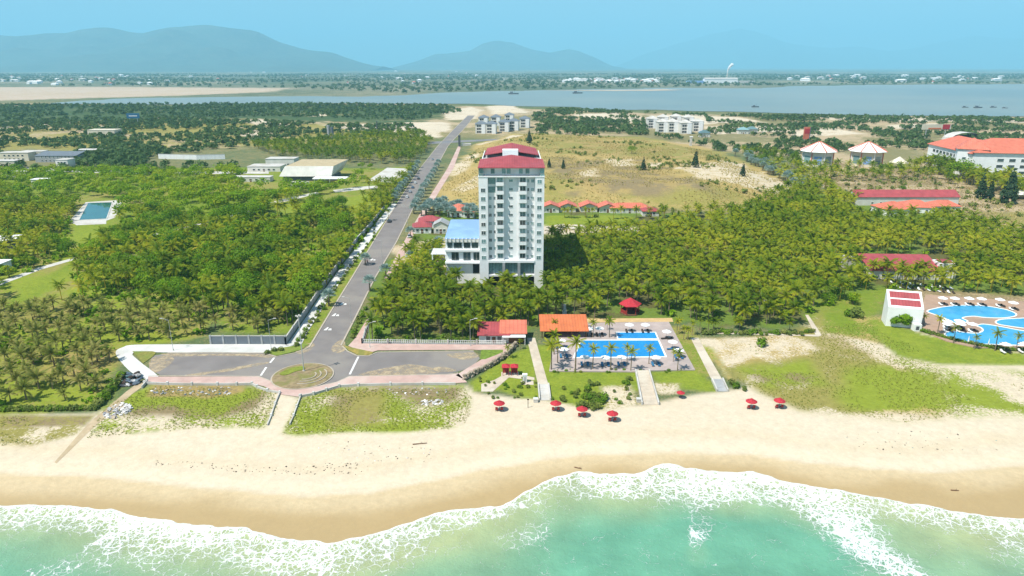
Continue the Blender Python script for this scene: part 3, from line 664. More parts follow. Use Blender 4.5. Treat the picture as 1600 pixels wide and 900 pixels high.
# inland lanes
for nm, pts, m in (('lane', [(40,262),(230,268),(420,268),(420,271.5),(230,272),(40,267)], 'lgrey'), ('lane', [(520,297),(560,292),(590,290),(600,293),(560,297),(524,301)], 'lgrey'),
                ('lane', [(395,322),(470,305),(495,300),(498,302),(475,308),(400,326)], 'lgrey'), ('parking_yard', [(575,282),(605,262),(645,264),(612,286)], 'lgrey'),
                ('lane', [(200,372),(300,352),(390,328),(392,330),(300,355),(204,376)], 'lgrey'), ('lane', [(655,222),(800,216),(1100,222),(1400,240),(1400,243),(1100,225),(800,218),(655,226)], 'asphalt2'),
                ('lane', [(900,190),(908,190),(912,212),(902,212)], 'asphalt2'), ('lane', [(922,190),(930,190),(948,214),(936,214)], 'asphalt2'), ('lane', [(838,188),(843,188),(832,208),(826,208)], 'lgrey'),
                ('lane', [(0,440),(60,418),(118,402),(120,405),(62,422),(0,446)], 'lgrey'), ('lane', [(1180,440),(1186,438),(1200,470),(1192,472)], 'lgrey')):
    sheet_px(nm, pts, M[m], .045)
# roundabout island
c0 = P0([(473, 588)])[0]
t = thing('roundabout_island', 'round planted traffic island with curved kerb rings at the road end', 'traffic island', (c0[0], c0[1], 0))
MB().prism(circle((0, 0), 8.3), 0, .22).build('kerb_ring', M['kerb'], t)
MB().prism(circle((0, 0), 7.9), 0, .30).build('soil_bed', mat('island_soil', (.27, .205, .11), .95, .8, .3, second=(.20, .19, .06)), t)
MB().prism(smooth_px([(-6.6, 1.0), (-4.5, 4.6), (-1.5, 5.8), (-.6, 3.6), (-2.6, 2.4), (-4.6, .0)], 5), 0, .42).build('grass_patch', mat('island_grass', (.19, .225, .03), .95, 1.2, .3), t)
for r in (2.6, 3.9, 5.4):
    mb = MB()
    for i in range(16):
        a0 = R(-100 + i * 9); a1 = R(-100 + (i + 1) * 9)
        mb.prism([((r + k_) * math.cos(a) + 1.0, (r + k_) * math.sin(a)) for k_, a in ((-.13, a0), (.13, a0), (.13, a1), (-.13, a1))], .2, .46)
    mb.build('kerb_arc', M['kerb'], t)
# ------------------------------------------------------------------ lamps, walls, fences
def pole(px, py_base, py_top, r, label, arm=0.0, name='street_lamp', cat='street lamp', group=None, head=True):
    b = G(px, py_base); top = at_y(px, py_top, b[1]); h = top[2] - b[2]
    t = thing(name, label, cat, b, 0, group)
    MB().tube((0, 0, 0), (0, 0, h), r, r * .55, 8).build('pole', M['steel'], t)
    MB().tube((0, 0, 0), (0, 0, .5), r * 2.6, r * 2.2, 10).build('base', M['lgrey'], t)
    if arm:
        MB().tube((0, 0, h - .1), (arm, 0, h + .5), r * .5, r * .4, 6).build('arm', M['steel'], t)
        MB().box(arm * 1.12, 0, h + .42, .9, .32, .16).build('lamp_head', M['lgrey'], t)
    elif head:
        for s_ in range(4):
            MB().box(.55 * math.cos(s_ * math.pi / 2), .55 * math.sin(s_ * math.pi / 2), h - .25, .5, .35, .3, s_ * math.pi / 2).build('floodlight', M['lgrey'], t)
    return t
pole(475, 581, 493, .17, 'tall grey floodlight mast standing on the round traffic island', name='floodlight_mast', cat='light mast')
for q in ((271,548,500,-1.8,'thin street lamp by the white pavement left of the grey wall'), (424,546,500,1.8,'thin street lamp at the right end of the grey wall'),
          (549,505,466,-1.8,'thin street lamp on the right road kerb nearest the car park'), (578,543,505,1.6,'thin street lamp at the corner of the white picket fence'), (735,541,500,1.6,'thin street lamp by the middle of the pale picket fence'),
          (598,418,376,-2.2,'street lamp on the right kerb level with the white annex'), (637,352,322,-2.2,'street lamp on the right kerb by the silver palms')):
    pole(q[0], q[1], q[2], .08, q[4], q[3])
def wall_run(name, label, cat, pts, h, th, m, post=None, hts=None, px=True):
    q = GP(pts) if px else np.asarray(pts); c = q.mean(0)
    t = thing(name, label, cat, (c[0], c[1], 0))
    for i in range(len(q) - 1):
        d = (q[i + 1] - q[i])[:2]; L = np.hypot(*d); mid = (q[i] + q[i + 1])[:2] / 2 - c[:2]; z = min(q[i][2], q[i + 1][2])
        MB().box(mid[0], mid[1], z - .1, L, th + .004 * (i % 2), h + .1, math.atan2(d[1], d[0])).build('wall_panel', m, t)
        MB().box(mid[0], mid[1], z + h, L, th + .14 + .004 * (i % 2), .1, math.atan2(d[1], d[0])).build('coping', M['lgrey'], t)
    if post:
        for p in q: MB().box(p[0] - c[0], p[1] - c[1], p[2], th + .25, th + .25, h + .25).build('post', M['grey'], t)
    return t
wall_run('boundary_wall', 'long blue-grey panel wall facing the white pavement', 'wall', [(330,538),(350,538),(370,538),(390,538),(410,538),(430,538),(447,538)], 2.7, .25, M['bluegrey'], True)
wall_run('boundary_wall', 'grey boundary wall running up along the left road pavement', 'wall', [(447,538),(459,520),(475,497),(490,474),(506,450),(520,430),(538,405),(560,376),(577,357),(600,328)], 2.2, .25, M['grey'], True)
def picket(name, label, pts, n, h=1.5):
    q = GP(pts); c = q.mean(0); t = thing(name, label, 'fence', (c[0], c[1], 0))
    for i in range(len(q) - 1):
        d = (q[i + 1] - q[i])[:2]; L = np.hypot(*d); an = math.atan2(d[1], d[0]); mid = (q[i] + q[i + 1])[:2] / 2 - c[:2]
        MB().box(mid[0], mid[1], q[i][2], L, .22, .45, an).build('base_wall', M['grey'], t)
        for zz in (.75, h - .15): MB().box(mid[0], mid[1], q[i][2] + zz, L, .06, .08, an).build('rail', M['white'], t)
        k_ = max(2, int(L / .55)); me = None
        for j in range(k_):
            p = q[i][:2] + d * (j + .5) / k_ - c[:2]
            if me is None: me = MB().box(0, 0, 0, .13, .09, h - .4).mesh('picket', M['white'])
            o = link(bpy.data.objects.new('picket', me), t); o.location = (p[0], p[1], q[i][2] + .4); o.rotation_euler = (0, 0, an)
        MB().box(q[i][0] - c[0], q[i][1] - c[1], q[i][2], .4, .4, h + .2).build('post', M['lgrey'], t)
    return t
picket('picket_fence', 'pale picket fence between the palm grove and the pink path', [(566,537),(606,537.5),(650,538),(700,538.4),(745,538.8),(791,539)], 30)
picket('picket_fence', 'short pale picket fence climbing beside the pink pavement from the corner', [(566,537),(571,520),(578,500)], 8)
def balustrade(label, pts, h=.75):
    q = GP(pts); c = q.mean(0); t = thing('balustrade', label, 'balustrade', (c[0], c[1], 0))
    for i in range(len(q) - 1):
        d = (q[i + 1] - q[i])[:2]; L = np.hypot(*d); an = math.atan2(d[1], d[0]); mid = (q[i] + q[i + 1])[:2] / 2 - c[:2]
        z0 = min(q[i][2], q[i + 1][2])
        MB().box(mid[0], mid[1], z0 - .4, L, .28 + .004 * (i % 2), h + .3, an).build('wall_panel', M['lgrey'], t)
        MB().box(q[i][0] - c[0], q[i][1] - c[1], z0 - .4, .5, .5, h + .6).build('post', M['whitepave'], t)
    return t
balustrade('low concrete balustrade along the left half of the promenade', [(226,600),(262,601.4),(300,602),(340,602),(370,602),(394,601.4),(402,606),(418,612),(436,615)])
balustrade('low concrete balustrade along the right half of the promenade', [(469,621),(490,617),(510,611),(530,605),(560,603),(610,602),(660,601.5),(712,601)])
balustrade('sloping low wall on the left of the sandy beach ramp', [(437,615),(430,632),(424,650),(418,665)], .6)
balustrade('sloping low wall on the right of the sandy beach ramp', [(470,620),(464,636),(459,650),(453,664)], .6)
balustrade('stub of grey wall beside the rubbish heap', [(230,598),(222,607)], .9)
# ------------------------------------------------------------------ generic houses
def windows(t, w, d, h, nx, nz, side, glass, ww=1.3, wh=1.3, z0=1.0, pitch=3.0, margin=.12):
    """rows of windows on one wall; side 0 front(-y) 1 right(+x) 2 back 3 left"""
    span = w if side in (0, 2) else d; rzs = (0, math.pi / 2, math.pi, -math.pi / 2)[side]
    out = (d if side in (0, 2) else w) / 2
    gm_ = MB().box(0, 0, 0, ww, .08, wh).mesh('window', glass)
    fm = MB(); 
    for sx in (-1, 1): fm.box(sx * (ww / 2 + .04), -.01, -.08, .1, .14, wh + .16)
    fm.box(0, -.01, wh, ww, .14, .1); fm.box(0, -.03, -.1, ww + .2, .2, .1); fm = fm.mesh('frame', M['white'])
    for i in range(nx):
        for j in range(nz):
            u = (-.5 + margin + (1 - 2 * margin) * (i + .5) / nx) * span
            o = link(bpy.data.objects.new('window', gm_), t); z = z0 + j * pitch
            p = {0: (u, -out - .03), 1: (out + .03, u), 2: (u, out + .03), 3: (-out - .03, u)}[side]
            o.location = (p[0], p[1], z); o.rotation_euler = (0, 0, rzs)
            f = link(bpy.data.objects.new('frame', fm), o)
def roof_mesh(kind, w, d, h, rise, over=.5, th=.2):
    W, D = w / 2 + over, d / 2 + over; mb = MB()
    if kind == 'flat':
        mb.box(0, 0, h, w + 2 * over, d + 2 * over, th); return mb
    if kind == 'shed':
        pts = [(-W, -D, h), (W, -D, h), (W, D, h + rise), (-W, D, h + rise)]; tops = [0, 1, 2, 3]; faces = [(0, 1, 2, 3)]
    elif kind == 'gablex': pts = [(-W, -D, h), (W, -D, h), (W, 0, h + rise), (-W, 0, h + rise), (W, D, h), (-W, D, h)]; faces = [(0, 1, 2, 3), (3, 2, 4, 5)]
    elif kind == 'gabley': pts = [(-W, -D, h), (0, -D, h + rise), (0, D, h + rise), (-W, D, h), (W, -D, h), (W, D, h)]; faces = [(0, 1, 2, 3), (1, 4, 5, 2)]
    else:
        r = max(W - D, 0.0) if W > D else 0.0; s = max(D - W, 0.0) if D > W else 0.0
        pts = [(-W, -D, h), (W, -D, h), (W, D, h), (-W, D, h), (-r, -s, h + rise), (r, s, h + rise)]
        faces = [(0, 1, 5, 4), (1, 2, 5), (2, 3, 4, 5), (3, 0, 4)] if W >= D else [(0, 1, 4), (1, 2, 5, 4), (2, 3, 5), (3, 0, 4, 5)]
    n = len(pts); mb.v += pts + [(x, y, z - th) for x, y, z in pts]
    edges = {}
    for f in faces:
        mb.f.append(f); mb.f.append(tuple(n + i for i in f[::-1]))
        for i in range(len(f)): edges[(f[i], f[(i + 1) % len(f)])] = 1
    for (a_, b_) in edges:
        if (b_, a_) not in edges: mb.f.append((b_, a_, n + a_, n + b_))
    return mb
def house(name, label, cat, loc, w, d, h, roof='gablex', rise=1.8, rz=0, wallm='white', roofm='redroof', nx=3, nz=1, over=.5, sides=(0, 1, 3), group=None, glass='glass', ww=1.3, wh=1.3, door=True, pitch=3.0, z0=1.0):
    t = thing(name, label, cat, loc, rz, group)
    mb = MB().box(0, 0, -.6, w, d, h + .6)
    if roof == 'gabley':
        for s_ in (-1, 1): mb.poly(*((( -w / 2, s_ * d / 2, h), (w / 2, s_ * d / 2, h), (0, s_ * d / 2, h + rise * w / (w + 2 * over)))[::-s_]))
    if roof == 'gablex':
        for s_ in (-1, 1): mb.poly(*(((s_ * w / 2, -d / 2, h), (s_ * w / 2, d / 2, h), (s_ * w / 2, 0, h + rise * d / (d + 2 * over)))[::s_]))
    mb.build('wall', M[wallm], t)
    roof_mesh(roof, w, d, h + .19 if roof != 'flat' else h, rise, over).build('roof', M[roofm], t)
    for s_ in sides:
        k_ = nx if s_ in (0, 2) else max(1, round(nx * d / w))
        if k_ and nz: windows(t, w, d, h, k_, nz, s_, M[glass], ww, wh, z0, pitch)
    if door: MB().box(0, -d / 2 - .03, 0, 1.1, .1, 2.1).build('door', M['wood'], t)
    return t

# ------------------------------------------------------------------ the white hotel tower
Y0, XL, XR = 246.0, -12.1, 11.7
t = thing('hotel_tower', 'tall white hotel tower with red hipped roofs rising from the palm grove', 'tower', (0, Y0, 0))
PW = 3.3; RX0, RX1 = XL + PW, XR - PW; REC = 1.7
mb = MB()
mb.box((XL + RX0) / 2, 1.6, 0, PW, 3.2, 42.0); mb.box((XR + RX1) / 2, 1.6, 0, PW, 3.2, 42.0)
mb.build('pier', M['white'], t)
MB().box((XL + XR) / 2, REC + (60 - REC) / 2 + .004, 11.0, XR - XL - .02, 60 - REC, 30.98).build('wall', M['white'], t)
MB().box((XL + XR) / 2, 31.6, 0, XR - XL - .3, 56, 11.0).build('podium_core', M['offwhite'], t)
MB().box((RX0 + RX1) / 2, .75, 10.1, RX1 - RX0 - .006, 2.1, .9).build('podium_ledge', M['white'], t)
MB().box((RX0 + RX1) / 2, .9, 4.6, RX1 - RX0 - .006, 1.6, .7).build('podium_beam', M['white'], t)
for x in (RX0 + 5.7, RX0 + 11.4): MB().box(x, .2, 0, 1.0, 1.2, 10.1).build('column', M['grey'], t)
for x0, x1 in ((RX0 + .1, RX0 + 5.2), (RX0 + 6.2, RX0 + 10.9), (RX0 + 11.9, RX1 - .1)):
    o = MB().box((x0 + x1) / 2, 1.9, 5.3, x1 - x0, .12, 4.8).build('curtain_glazing', M['glassg'], t)
    for j in range(1, 4): MB().box(x0 + (x1 - x0) * j / 4, 1.81, 5.3, .1, .1, 4.8).build('mullion', M['dgrey'], o)
    MB().box((x0 + x1) / 2, 3.3, 0.05, x1 - x0, .12, 4.5).build('lobby_void_shade', M['dark'], t)  # opaque dark sheet standing in for the shade of the open void
rowsz = [12.0 + 3.155 * i for i in range(10)]
def share(mb, name, m): return mb.mesh(name, m)
def ring(w_, h_, m, name='frame', wd=.1, dp=.14):
    q = MB()
    for s_ in (-1, 1): q.box(s_ * (w_ / 2 + wd / 2), 0, -h_ / 2 - wd, wd, dp, h_ + 2 * wd)
    q.box(0, 0, h_ / 2, w_, dp, wd); q.box(0, 0, -h_ / 2 - wd, w_, dp, wd); q.box(0, -.01, -h_ / 2, .07, dp * .8, h_); return q.mesh(name, m)
kinds = {'pier': (1.5, 1.35), 'small': (.95, 1.1), 'door': (2.0, 2.15), 'bath': (1.3, .85)}
gl = {k_: (MB().box(0, 0, -b_ / 2, a_, .1, b_).mesh('window', M['glass']), MB().box(0, 0, -b_ / 2, a_, .1, b_).mesh('window', M['glassg']), ring(a_, b_, M['white'])) for k_, (a_, b_) in kinds.items()}
balc = MB().box(0, -.95, 0, 2.9, .12, 1.05).box(-1.39, -.445, 0, .12, .89, 1.05).box(1.39, -.445, 0, .12, .89, 1.05).box(0, -.5, -.2, 2.9, 1.03, .2).mesh('balcony', M['white'])
railm = MB().box(0, -.95, 1.1, 2.9, .1, .07).mesh('handrail', M['lgrey'])
bay = MB().box(0, 0, 0, 3.1, .9, 31).mesh('bay', M['white'])
def win(kind, x, y, z, pale):
    o = link(bpy.data.objects.new('window' if kind != 'door' else 'balcony_door', gl[kind][1 if pale else 0]), t); o.location = (x, y, z)
    link(bpy.data.objects.new('frame', gl[kind][2]), o)
for r, z in enumerate(rowsz):
    top = r == 9
    for x in (-10.5, 9.95):
        if not (r == 9 and x < 0): win('pier', x, -.02, z, random.random() < .6)
    for x in (-8.0, -6.2, 5.75, 7.5):
        if not (r >= 8 and x < 0): win('small', x, REC - .02, z, random.random() < .6)
    for x in (-4.4, 3.9):
        win('door', x, REC - .62, z + .25, random.random() < .5)
        o = link(bpy.data.objects.new('balcony', balc), t); o.location = (x, REC - .6, z - 1.35)
        link(bpy.data.objects.new('handrail', railm), o)
    win('bath', -.4, REC - .02, z + .1, random.random() < .55)
for x in (-4.4, 3.9):
    MB().box(x, REC - .3, 11.002, 3.2, .6, 30.98).build('bay', M['white'], t)
for r in (8, 9): MB().box(-7.2, REC - .03, rowsz[r] - 1.1, 2.9, .1, 2.2).build('tinted_panel', M['glassg'], t)
# side windows
for s_, x in ((-1, XL), (1, XR)):
    for r, z in enumerate(rowsz):
        for y in range(8, 58, 6):
            o = link(bpy.data.objects.new('window', gl['pier'][0]), t); o.location = (x + s_ * .02, y, z); o.rotation_euler = (0, 0, s_ * math.pi / 2)
            link(bpy.data.objects.new('frame', gl['pier'][2]), o)
# roof terrace storey
MB().box((XL + XR) / 2, 29.95, 42.0, XR - XL + .3, 60.2, .35).build('roof_slab', M['white'], t)
MB().box((XL + XR) / 2, 10.4, 42.35, XR - XL - 2.4, 16, 2.9).build('penthouse_wall', M['white'], t)
for x in (-7.0, -3.0, -1.2, 3.2, 5.6): MB().box(x, 2.36, 42.9, 1.35, .1, 1.8).build('penthouse_window', M['glassg'], t)
for x in (XL + .85, XR - .85): MB().box(x, 1.6, 42.36, 1.6, 2.4, 2.8).build('corner_glazing', M['glassg'], t)
mb = MB(); mb.box((XL + XR) / 2, -.05, 43.2, XR - XL, .06, .06)
for i in range(20): mb.box(XL + .1 + i * (XR - XL - .2) / 19, -.05, 42.35, .06, .06, .85)
mb.build('terrace_railing', M['lgrey'], t)
xm = (XL + XR) / 2; HW = (XR - XL) / 2 + .2
def slab_roof(pts_f, pts_b, th=.25):
    mb = MB(); n = len(pts_f); top = pts_f + pts_b; mb.v += top + [(x, y, z - th) for x, y, z in top]; m_ = 2 * n
    for i in range(n - 1):
        mb.f += [(i, i + 1, n + i + 1, n + i), (m_ + i, m_ + n + i, m_ + n + i + 1, m_ + i + 1), (i + 1, i, m_ + i, m_ + i + 1), (n + i, n + i + 1, m_ + n + i + 1, m_ + n + i)]
    mb.f += [(0, n, m_ + n, m_ + 0), (2 * n - 1, n - 1, m_ + n - 1, m_ + 2 * n - 1)]
    return mb
slab_roof([(xm - HW, -.4, 45.5), (xm, -.4, 45.5), (xm + HW, -.4, 45.5)], [(xm - HW, 19, 46.0), (xm, 19, 47.7), (xm + HW, 19, 46.0)]).build('front_roof', M['redroof'], t)
mb = MB().poly((xm - HW + .6, 18.6, 42.35), (xm + HW - .6, 18.6, 42.35), (xm + HW - .6, 18.6, 45.7), (xm, 18.6, 47.4), (xm - HW + .6, 18.6, 45.7)); mb.build('roof_end_wall', M['white'], t)
MB().box(xm, 39.2, 42.35, 2 * HW - 1.2, 40.6, .9).build('rear_terrace', M['grey'], t)
for s_ in (-1, 1): MB().box(xm + s_ * (HW - .3), 39.5, 42.352, .3, 41, 2.2).build('parapet', M['white'], t)
MB().box(xm, 34.2, 43.252, 2 * HW - 1.2, .3, 1.3).build('terrace_wall', M['white'], t)
MB().box(-.7, 37.5, 43.25, 6.4, 5, 4.3).build('stair_core', M['white'], t)
slab_roof([(xm - HW + .9, 39, 45.2), (xm, 39, 46.9), (xm + HW - .9, 39, 45.2)], [(xm - HW + 1.4, 60, 45.6), (xm, 60, 47.9), (xm + HW - 1.4, 60, 45.6)]).build('rear_roof', M['redroof'], t)
MB().box(xm, 50, 43.25, 2 * HW - 4, 18, 1.8).build('rear_roof_room', M['dgrey'], t)
# annex with blue roof
t = thing('hotel_annex', 'white two-storey wing with blue roof beside the hotel tower', 'building', (0, 252, 0))
AX0, AX1 = -25.3, -12.3; aw = AX1 - AX0; ax = (AX0 + AX1) / 2
MB().box(ax, 13.5, 0, aw, 27, 17.2).build('wall', M['white'], t)
slab_roof([(AX0 - .2, -.6, 18.0), (AX1 - .05, -.6, 18.0)], [(AX0 - .2, 27.5, 19.2), (AX1 - .05, 27.5, 19.2)]).build('roof', M['blue'], t)
for i in range(9): MB().box(AX0 + .5 + i * (aw - 1) / 8, -.75, 16.6, .35, .5, 1.5).build('fascia_rib', M['white'], t)
MB().box(ax, -.3, 16.5, aw, .5, 1.4).build('fascia', M['offwhite'], t)
for x0, x1 in ((AX0 + .8, AX0 + 2.6), (AX0 + 3.2, AX0 + 6.2), (AX0 + 7, AX0 + 9.4), (AX0 + 10, AX0 + 12.4)): MB().box((x0 + x1) / 2, -.06, 14.2, x1 - x0, .12, 2.1).build('window', M['glass'], t)
MB().box(ax, -.5, 13.0, aw + .4, 1.1, .7).build('slab_band', M['white'], t)
for x in (AX0 + 3.6, AX0 + 8.1, AX0 + 11.7): 
    o = MB().box(x, -.06, 9.4, 2.7 if x < -14 else 2.2, .12, 3.0).build('window', M['glass'], t); MB().box(x, -.13, 9.4, .1, .06, 3.0).build('mullion', M['lgrey'], o)
MB().box(ax, -.7, 8.3, aw + .4, 1.5, .6).build('ledge', M['white'], t)
MB().box(AX1 - 1.5, -.07, 4.2, 2.4, .14, 3.6).build('window', M['dark'], t)
t = thing('pergola', 'white slatted flat pergola left of the blue-roofed wing', 'pergola', (-29.0, 266, 0))
for sx in (-1, 1):
    for sy in (-1, 1): MB().box(sx * 2.6, sy * 4, 0, .4, .4, 8.6).build('post', M['white'], t)
for sx in (-1, 1): MB().box(sx * 2.6, 0, 8.6, .3, 9, .4).build('beam', M['white'], t)
for i in range(8): MB().box(0, -4.2 + i * 1.2, 9.0, 6.4, .5, .15).build('slat', M['white'], t)
# houses behind the tower
def at(px, py): p = G(px, py); return (p[0], p[1], p[2])
house('villa', 'low red-roofed villa nearest the road behind the pergola', 'house', at(660,362), 9, 8, 3.2, 'hip', 2.2, .1, roofm='redroof')
house('villa', 'low villa with double red roof behind the blue-roofed wing', 'house', at(672,354), 11, 8, 3.6, 'hip', 2.2, .1, roofm='redroof')
house('villa', 'pale blue-walled villa with grey gabled roof', 'house', at(690,362), 7, 8, 4.2, 'gabley', 2.0, 0, 'offwhite', 'grey')
house('villa', 'villa with big square orange-red roof left of the tower', 'house', at(717,336), 12, 11, 3.4, 'hip', 3.0, 0, roofm='coral')
house('villa', 'small red-roofed annex touching the orange-red villa', 'house', at(733,338), 6, 7, 3.0, 'gablex', 1.4, 0, roofm='coral')
for x, y, lab in ((860,330,'nearest the tower'), (886,329,'second from the tower'), (919,329,'third from the tower'), (948,330,'partly hidden by a brown bush')):
    house('bungalow', 'white gabled bungalow with orange roof, ' + lab, 'bungalow', at(x, y), 9.4, 9, 3.0, 'gabley', 2.2, 0, 'offwhite', 'coral', 2, over=.9, sides=(0,), group='bungalow row behind the tower')
house('bungalow', 'long orange-roofed bungalow at the right end of the row', 'bungalow', at(982,331), 22, 8, 3.0, 'hip', 2.2, 0, 'offwhite', 'coral', 5, sides=(0,))
house('bungalow', 'dull red-roofed bungalow half hidden behind palms at the row end', 'bungalow', at(1015,336), 9, 7, 2.8, 'hip', 1.8, 0, 'offwhite', 'redroof', 2, sides=(0,))
# ------------------------------------------------------------------ pool court
P = [tuple(p[:2]) for p in P0([(868,506),(1045,504),(1086,579),(1016,580),(992,582),(858,581),(864,546)])]
struct('pool_terrace', MB().prism(P, -.1, .28), M['deck'])
k = NT('pool_water')
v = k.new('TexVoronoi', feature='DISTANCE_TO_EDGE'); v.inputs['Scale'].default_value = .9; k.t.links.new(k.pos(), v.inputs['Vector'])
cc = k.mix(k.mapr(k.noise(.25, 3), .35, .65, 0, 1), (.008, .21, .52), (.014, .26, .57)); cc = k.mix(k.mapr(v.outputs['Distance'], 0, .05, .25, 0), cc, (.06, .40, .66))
k.set(k.b.inputs['Base Color'], cc); k.b.inputs['Roughness'].default_value = .08; k.bump(k.noise(2.2, 3), .25, .08); poolw = k.m
k = NT('pale_pool_water'); k.set(k.b.inputs['Base Color'], k.mix(k.mapr(k.noise(.18, 3), .35, .65, 0, 1), (.035, .30, .56), (.07, .38, .62))); k.b.inputs['Roughness'].default_value = .08; k.bump(k.noise(2.2, 3), .25, .08); poolw2 = k.m
k = NT('dark_pool_water'); k.set(k.b.inputs['Base Color'], k.mix(k.mapr(k.noise(.18, 3), .35, .65, 0, 1), (.01, .085, .095), (.02, .13, .13))); k.b.inputs['Roughness'].default_value = .08; poolw3 = k.m
def grow(poly, d):
    q = np.array(poly); n = len(q); out = []
    ar = sum(q[i][0] * q[(i + 1) % n][1] - q[(i + 1) % n][0] * q[i][1] for i in range(n)); s_ = 1 if ar > 0 else -1
    for i in range(n):
        a_ = q[i] - q[i - 1]; b_ = q[(i + 1) % n] - q[i]; a_ = a_ / (np.hypot(*a_) + 1e-9); b_ = b_ / (np.hypot(*b_) + 1e-9)
        na = np.array([a_[1], -a_[0]]) * s_; nb = np.array([b_[1], -b_[0]]) * s_; nn_ = na + nb; nn_ /= max(.5, (nn_ @ nn_) / 2) ** 1.0 
        out.append(tuple(q[i] + nn_ * d / max(1e-6, 1)))
    return out
def pool(label, pts, wm, cop=.5, z=.28, rim='white'):
    poly = [tuple(p[:2]) for p in P0(pts)]; c = np.mean(poly, 0); loc = [tuple(np.array(p) - c) for p in poly]
    t = thing('swimming_pool', label, 'pool', (c[0], c[1], 0))
    out = grow(loc, cop); mb = MB(); n = len(loc)
    for i in range(n):
        j = (i + 1) % n
        mb.poly((*out[i], z + .1), (*out[j], z + .1), (*loc[j], z + .1), (*loc[i], z + .1)); mb.poly((*loc[i], z + .1), (*loc[j], z + .1), (*loc[j], z - .05), (*loc[i], z - .05)); mb.poly((*out[j], z + .1), (*out[i], z + .1), (*out[i], z - .05), (*out[j], z - .05))
    mb.build('coping', M[rim], t); MB().sheet(loc, z + .03).build('water', wm, t); return t
pool('large rectangular blue swimming pool in the middle of the terrace', [(908.5,533.5),(1028,533.5),(1039,558.5),(898,560)], poolw)
pool('small rectangular blue children pool behind the large one', [(964,521),(1023,521),(1027,530.5),(966,530.5)], poolw, .4)
t = thing('pool_bar', 'open pool bar under a broad orange tiled roof', 'bar', at(880,521))
roof_mesh('shed', 14.0, 8.5, 2.7, 2.0, .5).build('roof', M['orange'], t)
for x in (-6.8, -2.3, 2.3, 6.8):
    for y in (-3.9, 3.9): MB().box(x, y, 0, .3, .3, 2.6 if y < 0 else 4.3).build('post', M['wood'], t)
MB().box(0, 3.6, 0, 13.4, .2, 2.6).build('back_wall', M['dgwood'], t); MB().box(1, .5, 0, 8, .8, 1.1).build('counter', M['wood'], t)
house('service_house', 'red-roofed house behind the picket fence by the garden path', 'house', at(772,530), 9, 6.5, 2.6, 'shed', 1.6, 0, 'offwhite', 'redroof', 2, sides=(0,))
t = house('service_house', 'orange-roofed service house with white canopy by the garden path', 'house', at(802,529), 7.4, 6, 2.9, 'shed', 1.8, 0, 'wood', 'coral', 1, sides=(0,))
MB().box(.2, -4.2, 2.5, 7.0, 2.4, .15).build('canopy', M['whitecloth'], t)
for x in (-3.1, 3.5): MB().box(x, -5.2, 0, .15, .15, 2.5).build('canopy_post', M['white'], t)
MB().box(.2, -3.6, 0, 6.6, .15, 2.2).build('shutter', M['wood'], t)
b = G(797, 585); t = thing('kiosk', 'small red beach kiosk with two roof bays on the lawn', 'kiosk', b)
for x in (-1.15, 1.15):
    MB().box(x, 0, 2.35, 2.1, 2.4, .12).build('roof_slab', M['redwood'], t); roof_mesh('hip', 1.8, 2.0, 2.5, .7, .2, .08).build('roof', M['redcloth'], t).location = (x, 0, 0)
    for sx in (-.8, .8):
        for sy in (-.9, .9): MB().box(x + sx, sy, 0, .14, .14, 2.35).build('post', M['redwood'], t)
    MB().box(x, .9, 0, 1.5, .1, 2.2).build('back_panel', M['redwood'], t)
MB().box(0, 0, 0, 4.8, 2.8, .08).build('plinth', M['path'], t)
b = G(820, 597); t = thing('shower_block', 'small white shower block on a pale slab by the path', 'shower', b)
MB().box(0, 0, 0, 1.1, 1.0, 2.2).build('wall', M['white'], t); MB().box(0, 0, 2.2, 1.3, 1.2, .12).build('cap', M['whitecloth'], t); MB().box(.6, -.5, 0, 3.4, 2.4, .07).build('slab', M['path'], t); MB().box(0, -.53, .1, .6, .06, 1.7).build('door', M['lgrey'], t)
b = G(984, 489); t = thing('gazebo', 'hexagonal red-roofed gazebo among palms behind the pool', 'gazebo', b); t.scale = (1.25, 1.25, 1.25)
MB().cone(0, 0, 2.6, 4.3, 3.1, 6, .0, .12).build('roof', M['redcloth'], t)
for i in range(6):
    a = math.pi / 3 * i; MB().tube((2.4 * math.cos(a), 2.4 * math.sin(a), 0), (2.4 * math.cos(a), 2.4 * math.sin(a), 2.7), .12).build('post', M['redwood'], t)
MB().prism(circle((0, 0), 2.8, 6), 0, .3).build('floor', M['wood'], t)
for i in (0, 1, 2, 3): MB().box(2.1 * math.cos(R(30 + 60 * i)), 2.1 * math.sin(R(30 + 60 * i)), .3, .12, 2.2, .9, R(30 + 60 * i)).build('railing', M['redwood'], t)
def rubble_wall(label, pts, h, seed):
    q = GP(pts); c = q.mean(0); t = thing('rubble_wall', label, 'wall', (c[0], c[1], 0)); rr = random.Random(seed); me = []
    for k_ in range(5):
        bm = bmesh.new(); bmesh.ops.create_icosphere(bm, subdivisions=1, radius=.5)
        for v_ in bm.verts: v_.co *= rr.uniform(.8, 1.2)
        mm2 = bpy.data.meshes.new('stone'); bm.to_mesh(mm2); bm.free(); mm2.materials.append(M['stone']); me.append(mm2)
    for i in range(len(q) - 1):
        L = np.hypot(*(q[i + 1] - q[i])[:2]); k_ = int(L / .6)
        for j in range(k_):
            for l in range(3):
                p = q[i] + (q[i + 1] - q[i]) * (j + rr.random()) / k_; o = link(bpy.data.objects.new('stone', rr.choice(me)), t)
                o.location = (p[0] - c[0] + rr.uniform(-.3, .3), p[1] - c[1] + rr.uniform(-.3, .3), p[2] + .25 + l * h / 3); o.scale = (rr.uniform(.8, 1.4), rr.uniform(.8, 1.3), rr.uniform(.7, 1.1)); o.rotation_euler = (0, 0, rr.uniform(0, 6))
rubble_wall('curving rubble stone wall between the pink path and lawn', [(724,594),(742,585),(765,574),(784,562),(798,550),(806,540)], 1.5, 4)
